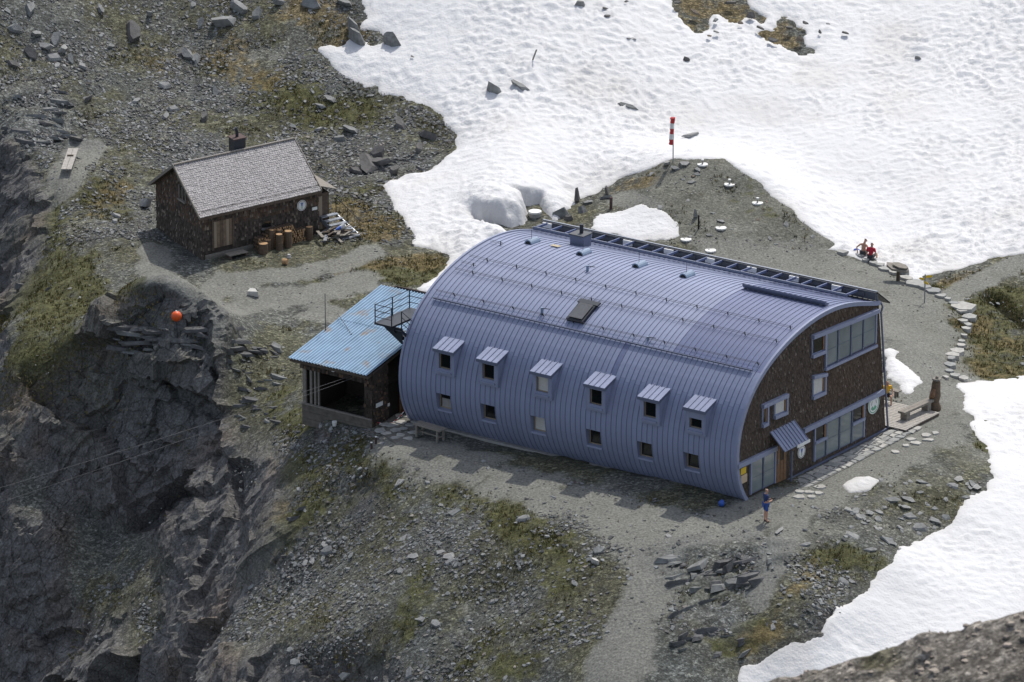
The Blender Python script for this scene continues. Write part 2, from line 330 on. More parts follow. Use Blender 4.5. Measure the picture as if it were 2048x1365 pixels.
def ground_detail(m):
    """gravel cells and rock cracks too fine to be modelled one by one; Msk.r = bare rock, Msk.g = stony"""
    t = m.node_tree; L = t.links; b = t.nodes['Principled BSDF']; src = b.inputs['Base Color'].links[0].from_socket
    tc = t.nodes.new('ShaderNodeTexCoord'); at = t.nodes.new('ShaderNodeAttribute'); at.attribute_name = 'Msk'; sx = t.nodes.new('ShaderNodeSeparateColor'); L.new(at.outputs['Color'], sx.inputs[0]); ROCK, GRAV = sx.outputs[0], sx.outputs[1]; N = lambda k: t.nodes.new(k)
    def vor(scale, feat, stretch):
        mp = N('ShaderNodeMapping'); mp.inputs['Scale'].default_value = stretch; mp.inputs['Rotation'].default_value = (.2, .1, -.35); L.new(tc.outputs['Object'], mp.inputs[0])
        nz = N('ShaderNodeTexNoise'); nz.inputs['Scale'].default_value = scale*.8; nz.inputs['Detail'].default_value = 1; L.new(mp.outputs[0], nz.inputs['Vector']); ad = N('ShaderNodeVectorMath'); ad.operation = 'MULTIPLY_ADD'; ad.inputs[1].default_value = (.5/scale,)*3; L.new(nz.outputs['Color'], ad.inputs[0]); L.new(mp.outputs[0], ad.inputs[2])
        v = N('ShaderNodeTexVoronoi'); v.feature = feat; v.inputs['Scale'].default_value = scale; L.new(ad.outputs[0], v.inputs['Vector']); return v
    def rng(sock, a0, a1, b0, b1):
        r = N('ShaderNodeMapRange'); L.new(sock, r.inputs[0]); [setattr(r.inputs[i+1], 'default_value', x) for i, x in enumerate((a0, a1, b0, b1))]; return r.outputs[0]
    def mul(x, y, fac=None):
        mx = N('ShaderNodeMix'); mx.data_type = 'RGBA'; mx.blend_type = 'MULTIPLY'; mx.inputs[0].default_value = 1; L.new(x, mx.inputs[6]); L.new(y, mx.inputs[7])
        if fac: L.new(fac, mx.inputs[0])
        return mx.outputs[2]
    def math_(op, x, y):
        q = N('ShaderNodeMath'); q.operation = op; [L.new(v, q.inputs[i]) if not isinstance(v, float) else setattr(q.inputs[i], 'default_value', v) for i, v in enumerate((x, y))]; return q.outputs[0]
    v1 = vor(6.5, 'F1', (.85,1.15,1.15)); v2 = vor(15, 'F1', (.85,1.15,1.15)); sep = lambda v: (lambda n: (L.new(v.outputs['Color'], n.inputs[0]), n.outputs[0])[1])(N('ShaderNodeSeparateColor'))
    c1 = rng(math_('POWER', sep(v1), 2.6), 0, 1, .72, 1.75); c2 = rng(math_('POWER', sep(v2), 2.4), 0, 1, .74, 1.65)
    src = mul(mul(src, c1, GRAV), c2, GRAV)
    e1_ = vor(.75, 'DISTANCE_TO_EDGE', (1,1,.7)); e2_ = vor(2.6, 'DISTANCE_TO_EDGE', (1,1,.6)); k1 = rng(e1_.outputs[0], 0, .03, .5, 1); k2 = rng(e2_.outputs[0], 0, .05, .68, 1)  # dark crack lines: crevice shade put into the bare rock colour
    src = mul(src, math_('MULTIPLY', k1, k2), ROCK); L.new(src, b.inputs['Base Color'])
    nz = N('ShaderNodeTexNoise'); nz.inputs['Scale'].default_value = 5; nz.inputs['Detail'].default_value = 5; nz.inputs['Roughness'].default_value = .65; L.new(tc.outputs['Object'], nz.inputs['Vector'])
    h = math_('ADD', math_('MULTIPLY', nz.outputs[0], .07), math_('MULTIPLY', GRAV, math_('MULTIPLY', sep(v1), .03)))
    bp = N('ShaderNodeBump'); bp.inputs['Strength'].default_value = 1; bp.inputs['Distance'].default_value = 1.0; L.new(h, bp.inputs['Height']); L.new(bp.outputs[0], b.inputs['Normal'])
ground_detail(gm)
GROUND = link('ground', np_mesh('ground', Pf, F, gm, gcol, smooth=st[F].mean(1) < .25, mask=np.c_[st, np.clip(1-.93*gPth-.5*gG, 0, 1)*(1-.75*st), gG]), kind='structure', label='alpine slope of grey scree, gravel paths, patchy grass and dark cliff')

# ================================================================== SNOW
sm = bpy.data.materials.new('snow'); sm.use_nodes = True; b = sm.node_tree.nodes['Principled BSDF']
b.inputs['Roughness'].default_value = .75; b.inputs['Specular IOR Level'].default_value = .2
t = sm.node_tree; a = t.nodes.new('ShaderNodeAttribute'); a.attribute_name = 'Col'; t.links.new(a.outputs['Color'], b.inputs['Base Color'])
nz = t.nodes.new('ShaderNodeTexNoise'); nz.inputs['Scale'].default_value = 7; nz.inputs['Detail'].default_value = 5
tc = t.nodes.new('ShaderNodeTexCoord'); t.links.new(tc.outputs['Object'], nz.inputs['Vector'])
bp = t.nodes.new('ShaderNodeBump'); bp.inputs['Distance'].default_value = .04; t.links.new(nz.outputs[0], bp.inputs['Height']); t.links.new(bp.outputs[0], b.inputs['Normal'])
def snow_sheet(name, polys, holes, x0, x1, y0, y1, st, thick, label, edge=1.7, cup=.13, cell=2.9, wob=.5, pits=()):
    X, Y = np.meshgrid(np.arange(x0, x1, st), np.arange(y0, y1, st), indexing='ij'); xy = np.c_[X.ravel(), Y.ravel()]
    wn = fbm(xy, .9, 4, 91)*wob
    d = np.full(len(xy), -1e9)
    for p in polys: d = np.maximum(d, polydist(xy, gpoly(p)))
    d = d+wn
    for p in holes: d = np.minimum(d, -polydist(xy, gpoly(p))+wn*3)
    keep = (d > -.5).reshape(X.shape)
    k2 = keep[:-1,:-1] | keep[1:,:-1] | keep[1:,1:] | keep[:-1,1:]
    idx = np.arange(len(xy)).reshape(X.shape); F = np.stack([idx[:-1,:-1], idx[1:,:-1], idx[1:,1:], idx[:-1,1:]], -1)[k2]
    used = np.unique(F); rm = np.full(len(xy), -1); rm[used] = np.arange(len(used)); F = rm[F]; xy = xy[used]; d = d[used]
    g = hq(xy[:,0], xy[:,1]); warp = .5*np.c_[fbm(xy, .6, 2, 95), fbm(xy, .6, 2, 96)]
    f1, f2, ri, _ = worley((xy+warp)*np.array([.82,1.12]), cell, 101, dims=2)
    f1b = worley((xy+warp)*np.array([.9,1.1]), cell*.55, 111, dims=2)[0]
    th = thick*(.75+.35*fbm(xy, .12, 2, 97))
    cups = (cup*(np.minimum(f1, .75)**2*1.9-.35)*(.6+.8*ri)+cup*.2*(np.minimum(f1b, .9)**2-.3))*sstep(0, .8, d)*(.55+.9*sstep(-.3, .35, fbm(xy, .16, 3, 93)))
    ed = np.full(len(xy), edge)
    for pu, pv, pr in pits:
        pc = gp(pu, pv); k = np.exp(-(np.hypot(xy[:,0]-pc[0], (xy[:,1]-pc[1])*.6)/pr)**2); th = th+.5*k; ed = ed*(1-.965*k)
    e = np.where(d > 0, 1-np.exp(-np.maximum(d, 0)/ed), d*1.4)
    z = g+np.where(d > 0, th*e+.02, d*1.4)+cups+.03*fbm(xy, .35, 2, 98)*sstep(0, 1, d)
    col = np.full((len(xy), 3), .665); dirt = sstep(.1, .6, fbm(xy, .22, 4, 99))[:,None]*.11+sstep(.25, .6, fbm(xy*np.array([.5,1.4]), 1.3, 3, 94))[:,None]*.05+.10*(1-sstep(0, .6, d))[:,None]
    col = col*(1-dirt*np.array([.75,.85,1.0])); col[:,2] *= 1.0
    return link(name, np_mesh(name, np.c_[xy, z], F, sm, col, smooth=True), kind='structure', label=label), xy, d
# ---- the melted-out pit behind the lodge keeps a steep snow wall
snow_sheet('snowfield', [SNOW_MAIN], [HOLE], -18, 36, -2, 62, .125, .5, 'wide sunlit snowfield pitted with suncups behind the lodge', pits=((1050,410,2.6),(975,435,1.7)))
snow_sheet('snow_patch', [PATCH[0]], [], 3, 10.5, 10, 22, .09, .16, 'small snow patch between the solar rack and the mound', edge=.7, cup=.07)
snow_sheet('snow_patch', [PATCH[1]], [], 9, 40, -46, -2, .13, .4, 'dirty snow slope running down past the rocky knoll', edge=1.4, cup=.085)
snow_sheet('snow_patch', [PATCH[2]], [], 18, 23, -10, 1, .08, .4, 'last snow heap melting beside the wooden deck', edge=.7, cup=.06)
snow_sheet('snow_patch', [PATCH[3]], [], 16, 21, -24, -16, .06, .16, 'little snow remnant on the gravel before the gable', edge=.4, cup=.05, wob=.15)

# ================================================================== near ridge at the lower right (out of focus)
X, Y = np.meshgrid(np.arange(-6, 22, .14), np.arange(-176, -118, .14), indexing='ij')
c0 = PPL(1440, 1372, (0, -150, 0), np.array([0,1.,0])); c1 = PPL(2048, 1226, (0, -150, 0), np.array([0,1.,0])); sl = (c1[2]-c0[2])/(c1[0]-c0[0])
xy = np.c_[X.ravel(), Y.ravel()]; crest = c0[2]+sl*(xy[:,0]-c0[0]); dy = xy[:,1]+150
z = crest-np.where(dy > 0, 1.1*dy, -.10*dy*0+.22*np.abs(dy))+.35*fbm(xy, .35, 4, 121)+.10*fbm(xy, 1.6, 3, 122)
f1, f2, ri, _ = worley(xy*np.array([1,1.3]), 1.6, 123, dims=2); z += .14*(ri-.4)*sstep(.05, .2, f2-f1)
idx = np.arange(len(xy)).reshape(X.shape); F = np.stack([idx[:-1,:-1], idx[1:,:-1], idx[1:,1:], idx[:-1,1:]], -1).reshape(-1, 4)
n2 = fbm(np.c_[xy, z], 1.5, 4, 124); gr = sstep(.05, .4, fbm(xy, .5, 3, 125)+.3*n2)[:,None]*.7
col = np.array([.16,.145,.125])*(1+.5*n2+.6*(ri-.5))[:,None]; col = col*(1-gr)+gr*np.array([.075,.07,.035])
RIDGE = (xy, z, X.shape)
link('hillside', np_mesh('hillside', np.c_[xy, z], F, gm, np.clip(col, .01, 1)*1.05, mask=np.tile([0., 1., 0.], (len(xy), 1))), kind='structure', label='blurred near hillside of brown stones at the lower right corner')
# ================================================================== building helpers
V3 = lambda *a: np.array(a, float)
class MB:
    def __init__(s): s.v = []; s.f = []; s.m = []; s.c = None
    def add(s, vs, fs, mi=0):
        o = len(s.v); s.v += [tuple(map(float, p)) for p in vs]; s.f += [tuple(i+o for i in f) for f in fs]; s.m += [mi]*len(fs); return s
    def para(s, o, a, b, c, mi=0):          # parallelepiped from a corner
        o, a, b, c = map(np.asarray, (o, a, b, c)); p = [o, o+a, o+a+b, o+b, o+c, o+a+c, o+a+b+c, o+b+c]
        f = [(0,3,2,1),(4,5,6,7),(0,1,5,4),(1,2,6,5),(2,3,7,6),(3,0,4,7)]
        if np.dot(np.cross(a, b), c) < 0: f = [q[::-1] for q in f]
        return s.add(p, f, mi)
    def cbox(s, c, a, b, h, mi=0):          # centred on a, b; rising h
        c, a, b, h = map(np.asarray, (c, a, b, h)); return s.para(c-a/2-b/2, a, b, h, mi)
    def prism(s, poly, ext, mi=0):
        poly = [np.asarray(p, float) for p in poly]; n = len(poly); nn = sum((np.cross(poly[i]-poly[0], poly[(i+1) % n]-poly[0]) for i in range(n)), np.zeros(3))
        if np.dot(nn, ext) > 0: poly = poly[::-1]
        v = poly+[p+np.asarray(ext) for p in poly]
        return s.add(v, [tuple(range(n)), tuple(range(2*n-1, n-1, -1))]+[(i, i+n, (i+1) % n+n, (i+1) % n) for i in range(n)], mi)
    def tube(s, pts, r, n=6, mi=0):
        pts = [np.asarray(p, float) for p in pts]; rr = r if hasattr(r, '__len__') else [r]*len(pts); vs = []; k = len(pts)
        for i, p in enumerate(pts):
            d = pts[min(i+1, k-1)]-pts[max(i-1, 0)]; d = d/np.linalg.norm(d); u = np.cross(d, [0,0,1]) if abs(d[2]) < .95 else np.cross(d, [0,1,0])
            u /= np.linalg.norm(u); w_ = np.cross(d, u); vs += [p+rr[i]*(math.cos(6.2832*j/n)*u+math.sin(6.2832*j/n)*w_) for j in range(n)]
        fs = [(i*n+j, i*n+(j+1) % n, (i+1)*n+(j+1) % n, (i+1)*n+j) for i in range(k-1) for j in range(n)]
        return s.add(vs, fs+[tuple(range(n))[::-1], tuple(range((k-1)*n, k*n))], mi)
    def disc(s, c, n, r, h, seg=20, mi=0):
        c = np.asarray(c, float); n = np.asarray(n, float)/np.linalg.norm(n); return s.tube([c, c+n*h], r, seg, mi)
    def build(s, name, mats, parent=None, smooth=False, **props):
        off = np.array(parent['_o']) if parent is not None and '_o' in parent else (np.array(parent.parent['_o']) if parent is not None and parent.parent is not None else V3(0,0,0))
        me = bpy.data.meshes.new(name); me.from_pydata([tuple(np.array(p)-off) for p in s.v], [], s.f)
        for mt in (mats if isinstance(mats, (list, tuple)) else [mats]): me.materials.append(MATS[mt] if isinstance(mt, str) else mt)
        me.polygons.foreach_set('material_index', s.m)
        if smooth: me.polygons.foreach_set('use_smooth', [True]*len(s.f))
        me.update(); return link(name, me, parent, **props)
def root(name, loc, label, cat, group=None):
    o = link(name, None, loc=tuple(map(float, loc))); o.empty_display_size = .3; o['_o'] = [float(x) for x in loc]; return tag(o, label, cat, group)
def solo(mb, name, mats, loc, label, cat, group=None, smooth=False):    # a thing that is one mesh, origin at its base
    loc = np.asarray(loc, float); mb.v = [tuple(np.array(p)-loc) for p in mb.v]; o = mb.build(name, mats, smooth=smooth); o.location = tuple(loc); return tag(o, label, cat, group)
def shingles(pts_test, o, au, av, n, W, H, row, wmin, wmax, cols, lift=.035, seed=1):
    """overlapping shingles on the plane o + au*x + av*y; returns verts, faces, colours"""
    rg = np.random.default_rng(seed); vs = []; fs = []; cs = []; y = 0.
    while y < H:
        x = -rg.random()*wmax
        while x < W:
            wd = wmin+(wmax-wmin)*rg.random(); cx, cy = x+wd/2, y+row/2
            if pts_test(cx, cy):
                g = .008; yb = y-.02*rg.random(); yt = y+row*1.35; a, b = x+g, x+wd-g; l = lift*(.6+.8*rg.random()); k = len(vs)
                q = [(a,yb,l),(b,yb,l),(b,yt,.006),(a,yt,.006),(a,yb,0),(b,yb,0)]
                vs += [o+au*i+av*j+n*h for i, j, h in q]; fs += [(k,k+1,k+2,k+3),(k+4,k+5,k+1,k)]
                c = cols(cx, cy, rg); cs += [c]*6
            x += wd
        y += row
    return np.array(vs), np.array(fs), np.array(cs)
def stuffmesh(name, vfc, mat, parent, label=None):
    v, f, c = vfc; off = np.array(parent['_o']) if '_o' in parent else np.array(parent.parent['_o'])
    o = link(name, np_mesh(name, v-off, f, MATS[mat], c), parent, kind='stuff')
    if label: o['label'] = label
    return o
pmat('shingle', (.1,.07,.05), .85, noise=.25, nscale=20, attr='Col', spec=.2)
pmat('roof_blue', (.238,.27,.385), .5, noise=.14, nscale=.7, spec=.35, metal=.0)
pmat('roof_dark_blue', (.15,.175,.29), .45, noise=.08, nscale=1.2, spec=.4)
pmat('seam', (.18,.203,.29), .6); pmat('trim_blue', (.245,.275,.385), .5, noise=.08, nscale=3); pmat('trim_dark', (.125,.145,.21), .55)  # seam: darker than the sheets, shade beside the folds put into its colour
pmat('backing', (.045,.033,.026), .9, noise=.3, nscale=4); pmat('glass_grey', (.20,.23,.23), .12, noise=.2, nscale=.8, spec=.6)
pmat('glass_dark', (.012,.014,.014), .08, spec=.6); pmat('curtain', (.55,.54,.5), .8, noise=.08, nscale=6); pmat('wood_warm', (.2,.11,.055), .6, noise=.25, nscale=6)
pmat('wood_frame', (.30,.235,.165), .6); pmat('dark_steel', (.035,.04,.05), .5, metal=.4); pmat('steel_blue', (.12,.15,.26), .5); pmat('grey_steel', (.28,.30,.33), .45, metal=.5)
pmat('white_paint', (.75,.75,.72), .6, noise=.05, nscale=5); pmat('yellow', (.72,.48,.02), .5); pmat('paper', (.55,.42,.28), .8); pmat('blue_ink', (.06,.12,.42), .5); pmat('green_ink', (.12,.36,.22), .5)
pmat('wood_grey', (.22,.20,.17), .85, noise=.25, nscale=9, bump=.01, bscale=18); pmat('deck_wood', (.36,.335,.30), .85, noise=.22, nscale=7); pmat('wood_dark', (.10,.075,.055), .85, noise=.35, nscale=7); pmat('concrete', (.30,.29,.27), .9, noise=.2, nscale=3)
pmat('solar', (.02,.022,.03), .2, spec=.6); pmat('solar_back', (.075,.08,.09), .6, noise=.2, nscale=4); pmat('patch_tan', (.42,.36,.24), .7); pmat('vent_blue', (.20,.27,.37), .5, noise=.1, nscale=4)
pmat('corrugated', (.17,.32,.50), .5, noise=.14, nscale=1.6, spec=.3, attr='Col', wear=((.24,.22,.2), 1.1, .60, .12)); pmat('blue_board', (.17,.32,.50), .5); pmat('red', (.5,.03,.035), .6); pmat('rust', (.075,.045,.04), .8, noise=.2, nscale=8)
pmat('bark', (.13,.09,.06), .9, noise=.3, nscale=10); pmat('cut_wood', (.42,.26,.13), .8, noise=.2, nscale=14); pmat('slate', (.20,.21,.205), .85, noise=.25, nscale=5, bump=.02, bscale=9, spec=.3)
pmat('paving', (.36,.355,.33), .85, noise=.22, nscale=4, bump=.015, bscale=10); pmat('black', (.012,.012,.012), .7); pmat('orange', (.75,.10,.012), .45); pmat('plastic_blue', (.03,.10,.42), .5)
pmat('rock', (.17,.17,.165), .9, noise=.35, nscale=4, bump=.05, bscale=5, spec=.2); pmat('pale_rock', (.5,.49,.46), .85, noise=.15, nscale=4, bump=.03, bscale=6)

def panel_tone(name, amp):                   # slightly different fading from sheet to sheet
    m = MATS[name]; t = m.node_tree; b = t.nodes['Principled BSDF']; src = b.inputs['Base Color'].links[0].from_socket; oi = t.nodes.new('ShaderNodeObjectInfo')
    mr = t.nodes.new('ShaderNodeMapRange'); mr.inputs[3].default_value = 1-amp; mr.inputs[4].default_value = 1+amp; t.links.new(oi.outputs['Random'], mr.inputs[0])
    tc = t.nodes.new('ShaderNodeTexCoord'); mp = t.nodes.new('ShaderNodeMapping'); mp.inputs['Scale'].default_value = (2.2, 2.2, .35); t.links.new(tc.outputs['Object'], mp.inputs[0]); nz = t.nodes.new('ShaderNodeTexNoise'); nz.inputs['Scale'].default_value = 2.0; t.links.new(mp.outputs[0], nz.inputs['Vector'])
    m2 = t.nodes.new('ShaderNodeMapRange'); m2.inputs[1].default_value = .3; m2.inputs[2].default_value = .7; m2.inputs[3].default_value = .92; m2.inputs[4].default_value = 1.06; t.links.new(nz.outputs[0], m2.inputs[0])
    mu = t.nodes.new('ShaderNodeMath'); mu.operation = 'MULTIPLY'; t.links.new(mr.outputs[0], mu.inputs[0]); t.links.new(m2.outputs[0], mu.inputs[1])
    mx = t.nodes.new('ShaderNodeMix'); mx.data_type = 'RGBA'; mx.blend_type = 'MULTIPLY'; mx.inputs[0].default_value = 1; t.links.new(src, mx.inputs[6]); t.links.new(mu.outputs[0], mx.inputs[7]); t.links.new(mx.outputs[2], b.inputs['Base Color'])
panel_tone('roof_blue', .045); panel_tone('roof_dark_blue', .04)
# ================================================================== LODGE
A0 = PZ(1491, 1004); _B = PZ(1771, 860); GD = _B-A0; GW = np.linalg.norm(GD); GD = GD/GW
LN = V3(-GD[1], GD[0], 0); _a = R(2.0); LD = V3(LN[0]*math.cos(_a)-LN[1]*math.sin(_a), LN[0]*math.sin(_a)+LN[1]*math.cos(_a), 0)
UZ = V3(0,0,1); LEN = 19.85; NS = 66; SW = LEN/NS
def LP(g, l, z): return A0+GD*g+LD*l+UZ*z
def gz(u, v, off=0.):                       # photo pixel -> (g, z) on the gable plane
    p = PPL(u, v, A0-LN*off, LN); return float((p-A0)@GD), float(p[2])
def projuv(p):
    q = np.asarray(p)-CAM; d = q@FWD; return 1024+FPX*q[0]/d, 682.5-FPX*(q@UPV)/d
def solve_l(g, z, u):                       # distance along the lodge at which the line (g, z) has photo column u
    a, b = -8., 35.
    for _ in range(40):
        m = (a+b)/2
        if projuv(LP(g, m, z))[0] > u: a = m
        else: b = m
    return a
_pp = [gz(u, v) for u, v in [(1491.6,1004),(1478,979),(1472,948),(1471,920),(1473,889),(1478,854),(1486,823),(1499,788),(1519,753),(1540,722),(1566,690),(1593,663),(1624,638),(1655,620),(1686,610.5),(1718,605),(1757,604)]]
_pp = np.array(_pp); _tt = np.r_[0, np.cumsum(np.hypot(*np.diff(_pp, axis=0).T))]
_pc = [np.polyfit(_tt, _pp[:,k], 7) for k in (0, 1)]; _td = np.linspace(0, _tt[-1], 600); _pd = np.c_[np.polyval(_pc[0], _td), np.polyval(_pc[1], _td)]
_ss = np.r_[0, np.cumsum(np.hypot(*np.diff(_pd, axis=0).T))]; STOT = _ss[-1]
def prof(s): return V3(np.interp(s, _ss, _pd[:,0]), np.interp(s, _ss, _pd[:,1]))
def ptan(s):
    d = prof(min(s+.05, STOT))-prof(max(s-.05, 0)); return d/np.linalg.norm(d)
def pnor(s): t = ptan(s); return V3(-t[1], t[0])
def s_of_z(z): i = np.argmax(_pd[:,1]); return float(np.interp(z, _pd[:i,1], _ss[:i]))
def RP(s, l, h=0.): p = prof(s)+pnor(s)*h; return LP(p[0], l, p[1])
def s_at(u, v):                             # arc position nearest to a gable-plane pixel
    p = V3(*gz(u, v)); return float(_ss[np.argmin(((_pd-p)**2).sum(1))])
def roof_hit(u, v):
    best = None
    for s in np.arange(1.5, STOT-.1, .05):
        p = prof(s); l = solve_l(p[0], p[1], u); e = abs(projuv(LP(p[0], l, p[1]))[1]-v)
        if -0.5 < l < LEN+.5 and (best is None or e < best[0]): best = (e, s, l)
    return best[1], best[2]
lodge = root('mountain_lodge', A0, 'large blue barrel-roofed mountain lodge with a shingled gable', 'building')
S_D = s_of_z(4.9); S_R = [s_at(1595,660), s_at(1567.6,691), s_at(1527.5,724.7)]; S_L = s_at(1519,742)
WIN_U = [(871,899),(959,987.7),(1065,1093.5),(1172,1201),(1281,1309),(1371,1401)]
S_W0, S_W1 = s_of_z(1.32), s_of_z(2.22); winl = {}
for i, (ua, ub) in enumerate(WIN_U):
    k = round(solve_l(-.9, 1.75, ub)/SW); winl[i] = k
_cache = {}
def strip_mesh(sa, sb, mats):
    key = (round(sa, 3), round(sb, 3), mats)
    if key in _cache: return _cache[key]
    n = max(2, int((sb-sa)/.28)+1); mb = MB(); ss = np.linspace(sa, sb, n)
    def rib(l0, h0, l1, h1, mi):
        vs = [];
        for s in ss:
            vs += [RP(s, l0, h0)-A0, RP(s, l1, h1)-A0]
        mb.add(vs, [(2*i, 2*i+1, 2*i+3, 2*i+2) for i in range(n-1)], mi)
    rib(0, 0, SW-.018, 0, 0); rib(SW-.018, 0, SW-.018, .03, 1); rib(SW-.018, .03, SW, .03, 1); rib(SW, .03, SW, 0, 1)
    me = bpy.data.meshes.new('roof_panel'); me.from_pydata(mb.v, [], [f[::-1] for f in mb.f])
    for m_ in mats: me.materials.append(MATS[m_])
    me.polygons.foreach_set('material_index', mb.m); me.polygons.foreach_set('use_smooth', [True]*len(mb.f)); me.update(); _cache[key] = me; return me
for k in range(NS):
    st = .10 if k % 2 else -.08; low = [(.02, S_D+st)]
    for i, kk in winl.items():
        if kk <= k < kk+3: low = [(.02, S_W0), (S_W1, S_D+st)]
    for sa, sb in low: link('roof_panel', strip_mesh(sa, sb, ('roof_blue','seam')), lodge, loc=tuple(LD*k*SW))
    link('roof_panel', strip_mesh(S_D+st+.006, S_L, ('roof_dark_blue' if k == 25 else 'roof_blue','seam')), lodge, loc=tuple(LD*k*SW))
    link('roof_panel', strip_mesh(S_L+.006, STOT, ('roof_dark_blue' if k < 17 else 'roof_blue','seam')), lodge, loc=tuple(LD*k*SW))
# core volume and gable walls
core = [prof(s)+pnor(s)*-.38 for s in np.linspace(.3, STOT-.3, 40)]+[V3(12.2, .02), V3(.3, .02)]
MB().prism([LP(g, .3, z) for g, z in core], LD*(LEN-.6)).build('wall', 'backing', lodge, label='inner wall of the lodge behind the blue cladding')
gwall = [prof(s)+pnor(s)*-.03 for s in np.linspace(0, STOT, 48)]+[V3(11.55, 6.9), V3(GW, .0)]
MB().prism([LP(g, 0, z) for g, z in gwall], LD*.28).build('gable_wall', 'backing', lodge)
MB().prism([LP(g, LEN-.28, z) for g, z in gwall], LD*.28).build('gable_wall', 'backing', lodge)
MB().prism([LP(11.52, .28, 6.9), LP(GW-.02, .28, 0), LP(GW-.25, .28, 0), LP(11.2, .28, 6.9)], LD*(LEN-.56)).build('back_wall', 'backing', lodge)
for l0 in (-.13, LEN+.01):                  # rim trims
    mb = MB(); ss = np.linspace(0, STOT, 44)
    for a, b in zip(ss[:-1], ss[1:]):
        q = [prof(a)+pnor(a)*.06, prof(b)+pnor(b)*.06, prof(b)-pnor(b)*.15, prof(a)-pnor(a)*.15]; mb.prism([LP(p[0], l0, p[1]) for p in q], LD*.12)
    mb.build('rim_trim', 'trim_blue', lodge)
ODN = -LN                                    # outward from the visible gable
def gq(u, v): g, z = gz(u, v); return g, z
OPEN = []                                    # gable openings (g0,g1,z0,z1 at both ends) for the shingle test
def gpanel(name, u0, vt0, vb0, u1, vt1, vb1, mat, out=.05, dep=.04, parent=lodge, opening=True, **kw):
    """panel on the gable given by photo columns u0,u1 and the top/bottom rows at each"""
    c = [gq(u0, vb0), gq(u1, vb1), gq(u1, vt1), gq(u0, vt0)]
    if opening: OPEN.append((c[0][0], c[1][0], (c[0][1]+c[1][1])/2, (c[2][1]+c[3][1])/2))
    return MB().prism([LP(g, 0, z)+ODN*out for g, z in c], ODN*dep).build(name, mat, parent, **kw), c
def gbar(name, a, b, th, out, dep, mat='trim_blue', parent=lodge):   # bar between two photo points on the gable, th metres thick downwards
    (g0, z0), (g1, z1) = gq(*a), gq(*b)
    return MB().prism([LP(g0, 0, z0), LP(g1, 0, z1), LP(g1, 0, z1-th), LP(g0, 0, z0-th)], ODN*dep).build(name, mat, parent) if out == 0 else \
        MB().prism([LP(g0, 0, z0)+ODN*out, LP(g1, 0, z1)+ODN*out, LP(g1, 0, z1-th)+ODN*out, LP(g0, 0, z0-th)+ODN*out], ODN*dep).build(name, mat, parent)
def lerp(a, b, t): return a+(b-a)*t
def win_row(us, t0, t1, b0, b1, sash=(), pm='glass_grey', mid=True):
    """row of windows between photo columns us, with the top and bottom rows at the ends"""
    for i in range(len(us)-1):
        ta, tb = (us[i]-us[0])/(us[-1]-us[0]), (us[i+1]-us[0])/(us[-1]-us[0])
        va, vb, wa, wb = lerp(t0, t1, ta), lerp(t0, t1, tb), lerp(b0, b1, ta), lerp(b0, b1, tb)
        wn, c = gpanel('window', us[i], va, wa, us[i+1], vb, wb, 'trim_dark', .02, .05)
        (g0, z0), (g1, z1), (g2, z2), (g3, z3) = c; f = .07
        def pane(za0, za1, mat, o=.075, nm='pane'):
            q = [(g0+f, lerp(z0, z3, za0)), (g1-f, lerp(z1, z2, za0)), (g1-f, lerp(z1, z2, za1)), (g0+f, lerp(z0, z3, za1))]
            return MB().prism([LP(g, 0, z)+ODN*o for g, z in q], ODN*.012).build(nm, mat, wn)
        if i in sash:
            pane(.04, .52, pm); pane(.60, .97, 'glass_dark'); q = [(g0+f, lerp(z0, z3, .6)), (g0+f+.14, lerp(z0, z3, .6)), (g0+f+.14, lerp(z0, z3, .97)), (g0+f, lerp(z0, z3, .97))]
            MB().prism([LP(g1-f-.12, 0, lerp(z1, z2, .60))+ODN*.09, LP(g1-f, 0, lerp(z1, z2, .60))+ODN*.09, LP(g1-f, 0, lerp(z1, z2, .97))+ODN*.09, LP(g1-f-.12, 0, lerp(z1, z2, .97))+ODN*.09], ODN*.04).build('sash', 'wood_warm', wn)
            MB().prism([LP(g0, 0, lerp(z0, z3, .52))+ODN*.07, LP(g1, 0, lerp(z1, z2, .52))+ODN*.07, LP(g1, 0, lerp(z1, z2, .60))+ODN*.07, LP(g0, 0, lerp(z0, z3, .60))+ODN*.07], ODN*.12).build('transom', 'trim_blue', wn)
        else:
            pane(.04, .47, pm); pane(.485, .97, pm)
        for gg, za, zb in ((g0, z0, z3), (g1, z1, z2)):
            MB().prism([LP(gg-.045, 0, za)+ODN*.03, LP(gg+.045, 0, za)+ODN*.03, LP(gg+.045, 0, zb)+ODN*.03, LP(gg-.045, 0, zb)+ODN*.03], ODN*.10).build('frame', 'trim_blue', wn)
win_row([1625.6,1648,1675,1699.5,1724], 857, 807.8, 922.8, 873.6, sash=(0, 3))
win_row([1498,1522.6,1546.5], 924, 899, 989, 966)
win_row([1648.5,1672,1698,1722.5,1748], 667, 621, 734, 686)
